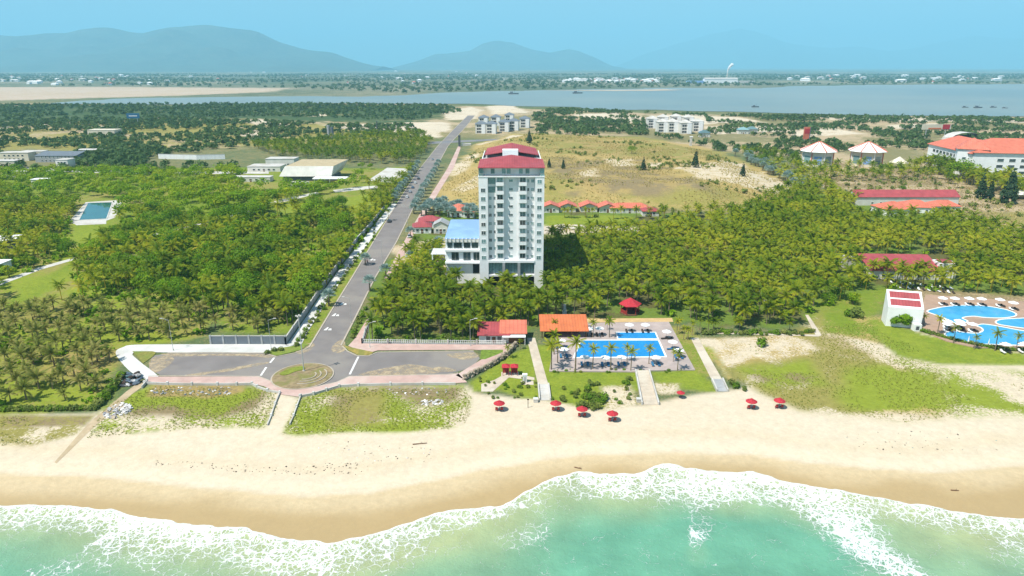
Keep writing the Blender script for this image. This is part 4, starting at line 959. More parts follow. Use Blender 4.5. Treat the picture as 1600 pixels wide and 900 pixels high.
# ------------------------------------------------------------------ parasols, loungers, chairs
def make_parasol(name, r, h, rise, cloth, n=8, wood='steel'):
    t = thing(name, '', 'parasol')
    MB().tube((0, 0, 0), (0, 0, h + rise), .05, .04, 6).build('pole', M[wood], t)
    c = MB().cone(0, 0, h, h + rise, r, n).build('canopy', M[cloth], t)
    MB().cone(0, 0, h + rise * .86, h + rise * 1.12, r * .25, n).build('vent_cap', M[cloth], c)
    MB().tube((0, 0, 0), (0, 0, .12), .35, .3, 10).build('base', M['lgrey'], t)
    return t
def make_lounger(name, cush, fr):
    t = thing(name, '', 'lounger')
    MB().box(0, -.25, .28, .66, 1.35, .12).build('seat', M[cush], t)
    MB().poly((-.33, .42, .34), (.33, .42, .34), (.33, 1.02, .78), (-.33, 1.02, .78)).poly((.33, .42, .24), (-.33, .42, .24), (-.33, 1.02, .68), (.33, 1.02, .68)).poly((-.33, 1.02, .78), (.33, 1.02, .78), (.33, 1.02, .68), (-.33, 1.02, .68)).build('backrest', M[cush], t)
    for x in (-.29, .29):
        for y in (-.8, .5): MB().box(x, y, 0, .07, .07, .28).build('leg', M[fr], t)
    return t
DK = .28
wp = make_parasol('parasol', 1.45, 2.25, .55, 'whitecloth'); lg = make_lounger('sun_lounger', 'bluecush', 'dgwood'); lgw = make_lounger('sun_lounger', 'whitecloth', 'lgrey'); lgd = make_lounger('sun_lounger', 'dgwood', 'dgwood')
used = set()
def put(root, loc, rz, label, group, s=1.0):
    if root.name in used: return dup(root, loc, rz, s, label, group)
    used.add(root.name); root.location = tuple(map(float, loc)); root.rotation_euler = (0, 0, rz); root['label'] = label; root['group'] = group; root.scale = (s, s, s); return root
pool_par = [((921,512.5),'white parasol beside the orange bar roof, on the terrace', lgd), ((937,512),'white parasol second from the orange bar roof', lgd), ((983.5,506.5),'white parasol behind the left end of the children pool', lgd), ((1008.5,506.5),'white parasol behind the right end of the children pool', lgd),
            ((1042,517),'white parasol at the top right corner of the terrace', lgd), ((1051.5,533),'white parasol on the right terrace edge, middle of three', lg), ((1061,546),'white parasol on the right terrace edge, nearest of three', lg),
            ((914,557),'leftmost white parasol on the near side of the pool', lg), ((946,557.5),'white parasol second from left on the near pool side', lg), ((971.5,557),'white parasol third from left on the near pool side', lg), ((1025,557),'rightmost white parasol on the near side of the pool', lg),
            ((877,531),'white parasol at the left pool end behind the palms', lg), ((881,544.5),'white parasol at the left pool end beside the blue loungers', lg)]
for (q, lab, lt) in pool_par:
    p = at_z(*q, DK + 2.5); put(wp, (p[0], p[1], DK), 0, lab, 'white parasols round the rectangular pool')
    side = 'dark' if lt is lgd else 'blue'
    for s_ in (-1, 1):
        put(lt, (p[0] + s_ * .85, p[1] - .5, DK), 0 if q[1] > 540 or q[1] < 515 else -1.4, ('left' if s_ < 0 else 'right') + f' {side} sun lounger under the ' + lab.replace(', on the terrace', '').replace('white ', ''), 'sun loungers round the rectangular pool')
rp = make_parasol('beach_parasol', 1.42, 1.95, .75, 'redcloth', 10, 'wood')
ch = thing('beach_chair', '', 'chair')
MB().box(0, 0, .38, .62, .6, .08).build('seat', M['redwood'], ch); MB().box(0, .3, .4, .62, .08, .75).build('backrest', M['redwood'], ch)
for x in (-.27, .27):
    for y in (-.25, .28): MB().box(x, y, 0, .07, .07, .38).build('leg', M['dgwood'], ch)
beach_par = [((780,628),'leftmost red beach parasol, below the kiosk lawn'), ((868.5,628),'red beach parasol below the left concrete steps'), ((909.5,637),'red beach parasol beside the bushy dune plants'), ((957,644),'red beach parasol set nearest to the sea'), ((1174.5,625),'left of the two red parasols by the right field'), ((1218.5,624),'rightmost red parasol on the sand')]
for q, lab in beach_par:
    z = 0.
    for _ in range(5): p = at_z(*q, z + 2.35); z = float(hz(p[0], p[1]))
    put(rp, (p[0], p[1], z), 0, lab, 'red parasols on the beach')
    for s_ in (-1, 1): put(ch, (p[0] + s_ * .62, p[1] - .1, float(hz(p[0], p[1]))), math.pi + .1 * s_, ('left' if s_ < 0 else 'right') + ' dark red chair under the ' + lab.split(',')[0], 'chairs under the red parasols')
p = G(1063, 622); put(rp, (p[0], p[1], p[2]), 0, 'small faded red parasol beside the broad tan steps', 'red parasols on the beach', .75)
p = G(825, 637); t = thing('beach_post', 'thin dark post standing on the sand left of the steps', 'post', p); MB().tube((0, 0, -.2), (0, 0, 2.2), .07).build('shaft', M['dgwood'], t); MB().box(0, 0, 2.1, .5, .05, .3).build('plate', M['dgwood'], t)
for px, lab in ((837,'left of the left beach steps'), (998,'left of the broad tan steps')):
    p = G(px, 628); t = thing('plinth_block', 'small pale concrete plinth ' + lab, 'plinth', p); MB().box(0, 0, -.5, 1.1, 1.0, 1.4).build('block', M['lgrey'], t); MB().box(0, 0, .9, 1.25, 1.15, .12).build('cap', M['whitepave'], t)
# ------------------------------------------------------------------ right-hand resort pools
Z7 = lambda pts: [(1370 + x / 6.43, 430 + y / 6.43) for x, y in pts]
D = [tuple(p[:2]) for p in P0(Z7([(440,360),(490,200),(800,220),(1479,270),(1800,300),(1900,760),(1479,735),(1000,735),(700,668),(560,610),(470,560),(430,480)]))]
struct('resort_terrace', MB().prism(D, -.1, .24), M['tandeck'])
pool('large free-form turquoise pool with rounded lobe behind the peninsula', smooth_px(Z7([(512,372),(600,342),(700,325),(850,312),(1050,316),(1200,335),(1320,362),(1388,395),(1370,420),(1250,435),(1080,430),(980,418),(890,424),(850,440),(905,470),(830,492),(760,475),(640,420)]), 4), poolw2, .45, .24)
pool('curved turquoise pool along the hedge in front of the peninsula', smooth_px(Z7([(692,600),(720,578),(800,575),(920,590),(1020,592),(1072,566),(1052,535),(1010,516),(1080,502),(1250,528),(1479,570),(1760,600),(1780,720),(1479,712),(1200,702),(950,690),(790,655),(710,625)]), 4), poolw2, .45, .24)
pool('turquoise pool at the right picture edge beside the paved strip', smooth_px(Z7([(1200,478),(1250,456),(1380,446),(1560,442),(1800,470),(1800,570),(1479,538),(1320,516),(1230,500)]), 4), poolw2, .45, .24)
wr = make_parasol('parasol', 1.6, 2.3, .55, 'whitecloth')
names = ['first from the red-and-white block', 'second from the red-and-white block', 'third from the red-and-white block', 'fourth from the red-and-white block', 'fifth from the red-and-white block', 'sixth from the red-and-white block']
rl = []
for i, q in enumerate([(665,225),(785,228),(930,228),(1055,232),(1240,240),(1375,272)]): rl.append((q, 'white parasol in the row behind the resort pool, ' + names[i]))
rl += [((712,455),'rear left white parasol on the pool peninsula'), ((716,487),'front left white parasol on the pool peninsula'), ((830,455),'rear middle white parasol on the pool peninsula'), ((845,485),'front middle white parasol on the pool peninsula'), ((965,486),'right white parasol on the pool peninsula'), ((1295,687),'white parasol at the hedge in front of the curved pool'), ((1475,683),'white parasol at the hedge by the right picture edge')]
for q, lab in rl:
    q = Z7([q])[0]; p = at_z(*q, .24 + 2.5); put(wr, (p[0], p[1], .24), 0, lab, 'white parasols at the resort pools')
    for s_ in (-1, 1): put(lgw if s_ < 0 else lgd, (p[0] + s_ * .9, p[1] - .9, .24), .1, ('pale' if s_ < 0 else 'dark') + ' sun lounger under the ' + lab.replace('white ', '').replace('in the row behind the resort pool, ', '').replace('parasol ', 'rear-row parasol ', 1 if 'first' in lab or 'block' in lab else 0), 'sun loungers at the resort pools')
rr = random.Random(5); n_ = 0
for i in range(13):
    for j in range(2):
        q = Z7([(150 + i * 50 + j * 20 + (i > 4) * 0, 80 + i * 5 + j * 42)])[0]; p = G(*q)
        put(lgd if (i + j) % 2 else lgw, (p[0], p[1], .02), rr.uniform(-.3, .3), 'pale sun lounger stored on the ground behind the red-and-white block' if (i + j) % 2 == 0 else 'dark sun lounger stored on the ground behind the red-and-white block', 'sun loungers stored behind the block')
for q, lab in (((912,670),'closed white parasol at the hedge, left one'), ((1115,695),'closed white parasol at the hedge, right one')):
    q = Z7([q])[0]; p = G(q[0], q[1] + 4); t = thing('closed_parasol', lab, 'parasol', p); MB().tube((0, 0, 0), (0, 0, 2.6), .05).build('pole', M['steel'], t); MB().tube((0, 0, 1.0), (0, 0, 2.7), .22, .05, 8).build('folded_canopy', M['whitecloth'], t)
# red and white block
a_, b_ = G(1383, 509), G(1438, 514)
d = (b_ - a_)[:2]; Lb = np.hypot(*d); an = math.atan2(d[1], d[0]); nrm = np.array([-math.sin(an), math.cos(an)]); cb = (a_ + b_)[:2] / 2 + nrm * 3.0
t = thing('gate_block', 'white block building with sloping red-panelled roof by the resort pool', 'building', (cb[0], cb[1], 0), an)
hb1 = 6.6; mb = MB(); W2, D2 = Lb / 2, 3.0
mb.v += [(-W2, -D2, -.3), (W2, -D2, -.3), (W2, D2, -.3), (-W2, D2, -.3), (-W2, -D2, hb1), (W2, -D2, hb1), (W2, D2, hb1 + 4.0), (-W2, D2, hb1 + 4.0)]
mb.f += [(0, 1, 5, 4), (1, 2, 6, 5), (2, 3, 7, 6), (3, 0, 4, 7), (4, 5, 6, 7)]; mb.build('wall', M['white'], t)
for f0, f1 in ((.1, .46), (.54, .9)):
    z = lambda f: hb1 + 4.0 * f + .05
    y = lambda f: -D2 + 6 * f
    MB().poly((-W2 + .7, y(f0), z(f0)), (W2 - .7, y(f0), z(f0)), (W2 - .7, y(f1), z(f1)), (-W2 + .7, y(f1), z(f1))).build('roof_panel', M['redroof'], t)
b = G(1431, 516); t = thing('pump_cabinet', 'small white cabinet with dark louvre beside the white block', 'cabinet', b); MB().box(0, 0, 0, 2.2, 2, 2.2).build('body', M['white'], t); MB().box(-.2, -1.02, .5, 1.0, .06, 1.2).build('louvre', M['dgrey'], t)
# ------------------------------------------------------------------ right-hand buildings
house('red_roof_hall', 'long building with dull red roof in front of the bare field', 'building', at(1408,318), 62, 12, 5, 'gablex', 3.4, 0, 'offwhite', 'redroof_y', 9, sides=(0,), wh=1.0)
house('villa', 'orange-roofed villa at the left of the cluster below the long red roof', 'house', at(1392,333), 16, 14, 3.4, 'hip', 3.4, .15, 'white', 'coral')
house('villa', 'orange-roofed villa in the middle of the cluster below the long red roof', 'house', at(1428,330), 17, 13, 3.4, 'hip', 3.2, -.2, 'white', 'coral')
house('villa', 'orange-roofed villa at the right of the cluster below the long red roof', 'house', at(1470,328), 16, 10, 3.0, 'hip', 2.8, 0, 'white', 'coral')
t = house('restaurant', 'wide red-roofed restaurant sunk in the palm grove at right', 'restaurant', at(1402,429), 27, 13, 3.4, 'shed', 3.2, -.06, 'offwhite', 'redroof_y', 6, sides=(0,))
MB().box(17, -1, 0, 7, 6, 6.0).build('side_block', M['white'], t); roof_mesh('shed', 4.6, 4.6, 6.05, .4, .2, .1).build('side_roof', M['redroof'], t).location = (17, -1, 0); MB().box(-12, 9.5, 0, 12, 3, 5).build('rear_block', M['lgrey'], t)
house('garden_shed', 'tiny pink-red roofed hut among the palms right of the restaurant', 'hut', at(1478,372), 4, 4, 2.6, 'hip', 1.2, 0, 'offwhite', 'redcloth', 1, sides=(0,))
for px, lab in ((1276,'left'), (1352,'right')):
    b = at(px, 258); b = (b[0], b[1], 0)
    t = thing('octagonal_hall', f'{lab} of the two octagonal halls with white tent roof and red ribs', 'hall', b)
    RO = 14.0
    MB().prism(circle((0, 0), RO * .9, 8), -.5, 12.2).build('wall', M['cream'] if lab == 'right' else M['offwhite'], t)
    MB().cone(0, 0, 12.0, 19.4, RO * 1.12, 8, .6, .25).build('roof', M['whitecloth'], t)
    mb = MB()
    for i in range(8):
        a = 2 * math.pi * i / 8; mb = MB().tube((RO * 1.12 * math.cos(a), RO * 1.12 * math.sin(a), 12.35), (.5 * math.cos(a), .5 * math.sin(a), 19.75), .5, .35, 5); mb.build('rib', M['coral'], t)
        am = a + math.pi / 8; rI = RO * .9 * math.cos(math.pi / 8)
        MB().box(rI * math.cos(am), rI * math.sin(am), 2, 6.0, .2, 6.4, am + math.pi / 2).build('window', M['blue'] if i % 2 else M['glassg'], t)
        MB().tube((RO * .92 * math.cos(a), RO * .92 * math.sin(a), 0), (RO * .92 * math.cos(a), RO * .92 * math.sin(a), 12.1), .4, .4, 6).build('column', M['coral'] if i % 2 else M['white'], t)
def big_wing(label, p0, p1, depth, h, roof_rise, nx, nz=3):
    p0, p1 = np.array(p0), np.array(p1); d = p1 - p0; L = np.hypot(*d); an = math.atan2(d[1], d[0]); nr = np.array([-math.sin(an), math.cos(an)]); c = (p0 + p1) / 2 + nr * depth / 2
    return house('hotel_wing', label, 'hotel', (c[0], c[1], 0), L, depth, h, 'hip', roof_rise, an, 'white', 'coral', nx, nz, 1.2, (0, 3, 1), ww=4.4, wh=2.2, pitch=4.6, z0=2.0, door=False, glass='glass')
A0 = at_y(1446, 255, 596)[:2]; A1 = np.array([350., 527.])
big_wing('left wing of the big white hotel with coral tiled roof', A0, A1, 30, 16.5, 8.5, 9)
big_wing('right wing of the big white hotel with coral tiled roof', A1 + np.array([1.5, -3]), np.array([468., 505.]), 34, 17.5, 9.5, 11)
t = house('hotel_pavilion', 'white corner pavilion joining the two big hotel wings', 'hotel', (357, 537, 0), 20, 20, 19.5, 'hip', 8, -.5, 'white', 'coral', 3, 3, 1.0, (0, 3), ww=2.4, wh=1.6, pitch=4.8, z0=2.2, door=False)
for q in ((1446,216,1.0,22),):
    b = G(1460, 216); t = thing('billboard', 'long tilted yellow and red billboard behind the coral hotel roof', 'billboard', b, .1)
    MB().box(0, 0, 10, 36, .6, 6).build('panel', M['cream'], t); MB().box(12, -.4, 10.2, 9, .2, 5.6).build('red_panel', M['redcloth'], t); MB().box(-2, -.4, 10.4, 16, .2, 1.6).build('orange_band', M['orange'], t)
    for x in (-12, 12): MB().tube((x, 0, 0), (x, 0, 10), .4).build('post', M['steel'], t)
b = at_z(1505, 216, 2); t = thing('arched_shed', 'arched grey-green shed roof beyond the coral hotel roof', 'shed', (b[0], b[1], 0))
mb = MB()
for i in range(8):
    a0, a1 = math.pi * i / 8, math.pi * (i + 1) / 8; mb.poly(*[(20 * -math.cos(a_), y_, 9 * math.sin(a_)) for a_, y_ in ((a0, -8), (a1, -8), (a1, 8), (a0, 8))])
mb.build('roof', M['lgrey'], t); MB().box(0, 7.5, 0, 30, .4, 5).build('rear_wall', M['dgrey'], t)
for px, py, lab in ((1585,296,'long white canopy tent at the right picture edge below the hotel'), (1590,310,'lower white canopy tent at the right picture edge')):
    b = G(px, py); t = thing('canopy_tent', lab, 'tent', b); roof_mesh('hip', 14, 9, 3.2, 1.6, .4, .1).build('roof', M['whitecloth'], t)
    for sx in (-6.6, 6.6):
        for sy in (-4.2, 4.2): MB().tube((sx, sy, 0), (sx, sy, 3.2), .12).build('post', M['steel'], t)
b = G(1403, 262); t = thing('peaked_tent', 'small pale peaked tent right of the octagonal halls', 'tent', (b[0], b[1], b[2])); MB().cone(0, 0, 4, 9, 8, 6, .2, .1).build('roof', M['cream'], t)
for i in range(6): MB().tube((7 * math.cos(i * 1.047), 7 * math.sin(i * 1.047), 0), (7 * math.cos(i * 1.047), 7 * math.sin(i * 1.047), 4.2), .15).build('post', M['steel'], t)
b = G(1259, 222); t = thing('sign_tower', 'tall red and orange sign panel behind the left octagonal hall', 'sign', b); MB().box(0, 0, 3, 7, 1.2, 13).build('panel', M['coral'], t); MB().box(0, -.7, 9, 5.6, .2, 5).build('purple_face', M['redcloth'], t); MB().box(3, -.7, 3.2, .8, .2, 12.6).build('dark_edge', M['bluegrey'], t)
for x in (-2.5, 2.5): MB().box(x, 0, 0, .6, .6, 3).build('leg', M['steel'], t)

# ------------------------------------------------------------------ plants: meshes
def palm_crown(r, nf, L, nl, stiff=0.0, rachis=True):
    V, F, T = [], [], []
    for i in range(nf):
        az = 2 * math.pi * (i * .381966) + r.uniform(-.25, .25); f = (i + .5) / nf
        el = R(82 - 105 * f ** .9 + r.uniform(-8, 8)) + stiff; ln = L * r.uniform(.82, 1.1) * (.72 + .28 * math.sin(math.pi * min(1, f + .25)))
        drop = R(r.uniform(62, 95)) * (1 - stiff * .5); p = np.array([0., 0., 0.]); seg = 5; pts = []
        for s in range(seg + 1):
            pts.append(p.copy()); e = el - drop * (s / seg) ** 1.3
            p = p + np.array([math.cos(e) * math.cos(az), math.cos(e) * math.sin(az), math.sin(e)]) * ln / seg
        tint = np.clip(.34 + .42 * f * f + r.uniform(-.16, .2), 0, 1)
        side = np.array([-math.sin(az), math.cos(az), 0])
        def cur(t):
            q = min(t, .999) * seg; k_ = int(q); return pts[k_] + (pts[k_ + 1] - pts[k_]) * (q - k_)
        if rachis:
            b = len(V); 
            for t in (0, .35, .7, 1.): c = cur(t); V += [c - side * .05 * (1.1 - t) * L / 3, c + side * .05 * (1.1 - t) * L / 3]; T += [min(1, tint + .2)] * 2
            for q in range(3): F += [(b + 2 * q, b + 2 * q + 1, b + 2 * q + 3), (b + 2 * q, b + 2 * q + 3, b + 2 * q + 2)]
        for s in (-1, 1):
            for j in range(nl):
                t0 = .12 + .86 * j / nl; t1 = t0 + .86 / nl * 1.15; c0, c1 = cur(t0), cur(min(t1, 1)); fw = (c1 - c0) / (np.linalg.norm(c1 - c0) + 1e-9)
                ll = ln * .27 * (math.sin(math.pi * (.16 + .78 * t0)) ** .8)
                tip = c0 + (side * s * .82 + fw * .55 + np.array([0, 0, -.42 - .25 * r.random()])) * ll
                b = len(V); V += [c0, c1, tip]; T += [max(0, tint - .34 * (1 - t0)), max(0, tint - .26 * (1 - t0)), min(1, tint + r.uniform(.05, .3))]; F.append((b, b + 1, b + 2))  # shade of the crown centre painted into the tint, tips brightened
    return np.array(V), np.array(F), np.array(T)
def fan_crown(r, nf, L):
    """bismarck palm: stiff round fan leaves"""
    V, F, T = [], [], []
    for i in range(nf):
        az = 2 * math.pi * i * .381966; f = (i + .5) / nf; el = R(80 - 85 * f); d = np.array([math.cos(el) * math.cos(az), math.cos(el) * math.sin(az), math.sin(el)])
        s = np.array([-math.sin(az), math.cos(az), 0]); u = np.cross(d, s); c = d * L * .5; tint = np.clip(.35 + .4 * r.random() + .2 * (1 - f), 0, 1)
        nseg = 7
        for j in range(nseg):
            a0 = R(-100 + 200 * j / nseg); a1 = R(-100 + 200 * (j + .8) / nseg); am = (a0 + a1) / 2; rr_ = L * .55
            b = len(V); V += [c, c + (d * math.cos(a0) + s * math.sin(a0)) * rr_ * .6 + u * .1, c + (d * math.cos(am) + s * math.sin(am)) * rr_ - u * .12, c + (d * math.cos(a1) + s * math.sin(a1)) * rr_ * .6 + u * .1]
            T += [tint] * 4; F += [(b, b + 1, b + 2), (b, b + 2, b + 3)]
    return np.array(V), np.array(F), np.array(T)
def leafy(r, n, lobes, size, flat=1.0):
    """leaf sprays spread through lobes (cx,cy,cz,rad): small tilted faces facing roughly outwards"""
    V, F, T = [], [], []; tot = sum(l[3] ** 2 for l in lobes)
    for (cx, cy, cz, rad) in lobes:
        lt = r.uniform(.15, .75)
        for _ in range(max(4, int(n * rad * rad / tot))):
            d = np.array([r.gauss(0, 1), r.gauss(0, 1), r.gauss(.25, 1)]); d /= np.linalg.norm(d); q = rad * (.55 + .5 * r.random() ** .6)
            c = np.array([cx, cy, cz]) + d * np.array([q, q, q * flat])
            nrm = d + np.array([r.gauss(0, .45), r.gauss(0, .45), r.gauss(.35, .4)]); nrm /= np.linalg.norm(nrm)
            a = np.cross(nrm, [r.gauss(0, 1), r.gauss(0, 1), r.gauss(0, 1)]); a /= np.linalg.norm(a) + 1e-9; b_ = np.cross(nrm, a)
            s = size * r.uniform(.6, 1.3); b = len(V); V += [c - a * s, c - b_ * s * .6, c + a * s, c + b_ * s * .6]; t = np.clip(lt + r.uniform(-.2, .25), 0, 1); T += [t] * 4; F += [(b, b + 1, b + 2), (b, b + 2, b + 3)]
    return np.array(V), np.array(F), np.array(T)
def tree_lobes(r, w_, h, n):
    out = [(0, 0, h * .72, w_ * .55)]
    for i in range(n):
        a = 2 * math.pi * i / n + r.uniform(-.4, .4); q = w_ * r.uniform(.4, .72); out.append((q * math.cos(a), q * math.sin(a), h * r.uniform(.45, .78), w_ * r.uniform(.32, .5)))
    return out
def conifer(r, h, w_, n):
    V, F, T = leafy(r, n, [(0, 0, h * (.2 + .75 * i / 6), w_ * (1.05 - i / 6.5)) for i in range(7)], .55, 1.0); return V, F, T
RR = random.Random(11)
def trunk_mesh(h, lean, r0, r1, m, limbs=()):
    mb = MB(); n = 4
    pt = lambda t: (lean * t * t, 0, h * t)
    for i in range(n): mb.tube(pt(i / n), pt((i + 1) / n), r0 + (r1 - r0) * i / n, r0 + (r1 - r0) * (i + 1) / n, 5)
    for (x, y, z) in limbs: mb.tube(pt(.72), (x, y, z), r1, r1 * .4, 4)
    return mb.mesh('trunk', m)
PALMS = []
for i in range(7):
    h = 1.0; V, F, T = palm_crown(RR, 20, 3.8, 12); lean = RR.uniform(-.3, .6); hh = 4.6 + .35 * i
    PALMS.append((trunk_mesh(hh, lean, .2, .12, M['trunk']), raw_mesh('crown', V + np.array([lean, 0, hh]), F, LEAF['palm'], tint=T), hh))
POOLP = []
for i in range(4):
    V, F, T = palm_crown(RR, 17, 2.35, 11); lean = RR.uniform(-.2, .3); hh = 5.0 + .3 * i
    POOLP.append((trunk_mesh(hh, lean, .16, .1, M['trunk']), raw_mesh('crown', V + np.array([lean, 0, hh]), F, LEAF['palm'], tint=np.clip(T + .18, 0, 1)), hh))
DRYP = []
for i in range(4):
    V, F, T = palm_crown(RR, 15, 2.75, 10, .22); lean = RR.uniform(-.3, .3); hh = 1.9 + .3 * i
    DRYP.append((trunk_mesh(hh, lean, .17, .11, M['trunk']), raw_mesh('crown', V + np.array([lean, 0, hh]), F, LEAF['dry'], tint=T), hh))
SILV = []
for i in range(3):
    V, F, T = fan_crown(RR, 20, 2.3); hh = 2.2 + .4 * i
    SILV.append((trunk_mesh(hh, .1, .26, .2, M['trunk']), raw_mesh('crown', V + np.array([.1, 0, hh]), F, LEAF['silver'], tint=T), hh))
TREES = []
for i in range(7):
    w_ = 3.4 + .35 * i; h = 5.5 + .5 * i; lb = tree_lobes(RR, w_, h, 6); V, F, T = leafy(RR, 760, lb, .34, .8)
    TREES.append((trunk_mesh(h * .62, .2, .26, .14, M['bark'], [(l[0] * .7, l[1] * .7, l[2]) for l in lb[1:6]]), raw_mesh('crown', V, F, LEAF['tree' if i % 2 else 'lush'], tint=T), h))
CONS = []
for i in range(3):
    V, F, T = conifer(RR, 11, 2.3, 520); CONS.append((trunk_mesh(10, .2, .25, .06, M['bark']), raw_mesh('crown', V, F, LEAF['dark'], tint=T), 11))
SHRUB = []
for i in range(5):
    V, F, T = leafy(RR, 130, [(0, 0, .55, .62), (.35, .2, .4, .42), (-.3, -.25, .4, .45)], .2); SHRUB.append(raw_mesh('shrub', V, F, LEAF['hedge' if i % 2 else 'scrub'], tint=T))
def plant(kind, name, label, cat, loc, s, rz, group):
    tr, cr = kind[0], kind[1]
    e = thing(name, label, cat, loc, rz, group); e.scale = (s, s, s)
    link(bpy.data.objects.new('trunk', tr), e); link(bpy.data.objects.new('crown', cr), e); return e
# low-poly versions for the mass beyond the individuals
def low(kind):
    return kind
LOWP = [(*palm_crown(RR, 16, 3.9, 7, 0, False), 4.8 + .35 * i) for i in range(5)]
LOWD = [(*palm_crown(RR, 13, 2.75, 6, .22, False), 2.4) for i in range(3)]
LOWT = [leafy(RR, 230, tree_lobes(RR, 3.6 + .4 * i, 5.6 + .5 * i, 6), .58, .8) for i in range(5)]
LOWF = [leafy(RR, 34, tree_lobes(RR, 3.8, 4.6, 4), 1.5, .75) for i in range(6)]
LOWB = [leafy(RR, 26, [(0, 0, .8, 1.3), (.9, .3, .6, .9), (-.8, -.4, .6, .9)], .65, .8) for i in range(4)]
def mass(name, protos, P, S, mat_, label, cat, trunks=None, tintshift=None):
    Vs, Fs, Ts = [], [], []; n = 0; g = np.random.default_rng(5)
    for i, (p, s) in enumerate(zip(P, S)):
        pr = protos[g.integers(len(protos))]; V, F, T = pr[0], pr[1], pr[2]; a = g.random() * 6.283; c, sn = math.cos(a), math.sin(a)
        W_ = np.stack([V[:, 0] * c - V[:, 1] * sn, V[:, 0] * sn + V[:, 1] * c, V[:, 2]], 1) * s
        if len(pr) > 3:
            W_[:, 2] += pr[3] * s; hh = pr[3] * s
            tv = np.array([(q * .16, w2 * .16, z) for z in (0, hh) for q, w2 in ((1, 0), (-.5, .87), (-.5, -.87))]); 
            tf = np.array([(0, 1, 4), (0, 4, 3), (1, 2, 5), (1, 5, 4), (2, 0, 3), (2, 3, 5)])
        Vs.append(W_ + p); Fs.append(F + n); Ts.append(np.clip(T * .85 + g.uniform(-.14, .14) + .8 * (float(fbm(np.array(p[0] / 22.), np.array(p[1] / 22.), 3)) - .5) - (.22 if p[1] > 560 else 0) - (.04 if len(pr) > 3 else -.08), 0, 1)); n += len(V)
        if len(pr) > 3: Vs.append(tv + p); Fs.append(tf + n); Ts.append(np.full(6, .95)); n += 6
    if not Vs: return
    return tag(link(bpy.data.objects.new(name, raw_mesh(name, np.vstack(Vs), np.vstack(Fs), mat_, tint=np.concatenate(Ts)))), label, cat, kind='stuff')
# ------------------------------------------------------------------ where plants stand
EXC = [P0(p) for p in (PARK, [(a - 8, b + 2) for a, b in LEFT] + [(a + 5, b) for a, b in RIGHT][::-1], [(440,545),(460,515),(530,425),(612,318),(625,318),(553,410),(480,545)], [(175,600),(175,535),(446,535),(446,600)],
       [(748,455),(748,340),(690,345),(690,425),(745,470)], [(748,462),(850,462),(850,365),(748,365)], [(745,536),(745,518),(820,518),(815,540)], [(850,585),(862,500),(1050,500),(1092,582)], [(820,526),(840,526),(862,630),(838,630)], [(1074,526),(1096,526),(1140,612),(1110,612)],
       [(1375,515),(1385,452),(1480,456),(1620,470),(1900,480),(1900,600),(1440,540)], [(1350,428),(1352,400),(1480,400),(1480,430)], [(1330,342),(1340,308),(1485,308),(1485,345)], [(845,368),(845,348),(1010,350),(1010,364)], [(845,340),(845,322),(1020,322),(1020,336)],
       [(640,372),(640,340),(748,320),(748,345),(690,372)], [(112,392),(112,340),(180,342),(178,366)], [(104,358),(130,312),(192,310),(188,358)], [(960,506),(960,480),(1008,480),(1008,506)], [(0,490),(0,440),(120,398),(120,430),(70,468)], [(380,296),(380,254),(545,254),(545,296)], [(565,290),(600,258),(655,260),(615,290)],
       [(0,262),(0,232),(120,232),(120,262)], [(965,492),(965,480),(1003,480),(1003,494)], [(690,400),(690,372),(720,372),(720,400)], [(432,322),(560,296),(600,298),(588,312),(450,330)], [(1248,264),(1248,248),(1412,248),(1412,266)], [(540,545),(560,520),(578,495),(586,495),(570,540)], [(735,212),(735,180),(830,180),(830,212)], [(1010,215),(1010,182),(1102,182),(1102,215)])]
def excluded(x, y, pad=0.0):
    m = np.zeros(x.shape, bool)
    for p in EXC: m |= sd_box(p, x, y, 5) > pad
    return m
def scatter(pts, sp, jit=.42, prob=None, keep=True, px=True):
    poly = P0(pts); x0, y0 = poly.min(0); x1, y1 = poly.max(0); g = np.random.default_rng(int(abs(x0 * 7 + y0)) + 1)
    X, Y = np.meshgrid(np.arange(x0, x1, sp), np.arange(y0, y1, sp * .9)); X = X + (np.arange(X.shape[0]) % 2)[:, None] * sp / 2
    X = (X + g.uniform(-jit, jit, X.shape) * sp).ravel(); Y = (Y + g.uniform(-jit, jit, Y.shape) * sp).ravel()
    m = sdist(poly, X, Y) > 0
    if prob is not None: m &= g.random(X.shape) < (prob(X, Y) if callable(prob) else prob)
    X, Y = X[m], Y[m]
    if keep: e = excluded(X, Y); X, Y = X[~e], Y[~e]
    return np.stack([X, Y, hz(X, Y)], 1)
def visible(P, pad=40):
    px, py = project(P[:, 0], P[:, 1], P[:, 2] + 3); return (px > -pad * 3) & (px < 1600 + pad * 3)
sets = {'palm': [], 'dry': [], 'tree': [], 'far': [], 'scrub': [], 'silver': []}
def add(kind, P, smin, smax, lab): 
    P = P[visible(P)]; g = np.random.default_rng(len(P)); sets[kind].append((P, g.uniform(smin, smax, len(P)), lab))
clump = lambda k_, t0, sc=18: (lambda X, Y: (fbm(X / sc + k_, Y / sc, 3) > t0) * 1.0)
GR = 'coconut palm in the grove right of the tower'; GF = 'coconut palm in front of the hotel tower'; GL = 'coconut palm in the green woods left of the road'
add('palm', scatter([(580,531),(590,486),(612,440),(645,398),(690,392),(750,455),(850,455),(850,505),(800,514),(760,522),(745,532)], 5.0), .88, 1.15, GF)
add('palm', scatter([(850,505),(850,400),(862,372),(1010,362),(1130,345),(1240,300),(1340,318),(1345,345),(1490,345),(1600,378),(1750,395),(1750,480),(1390,452),(1270,480),(1255,505),(1110,512),(1060,498),(850,498)], 5.9), .85, 1.2, GR)
add('palm', scatter([(1100,512),(1262,500),(1268,512),(1240,519),(1110,518)], 6.2, prob=.75), .5, .8, 'short palm along the kerb above the sand patch')
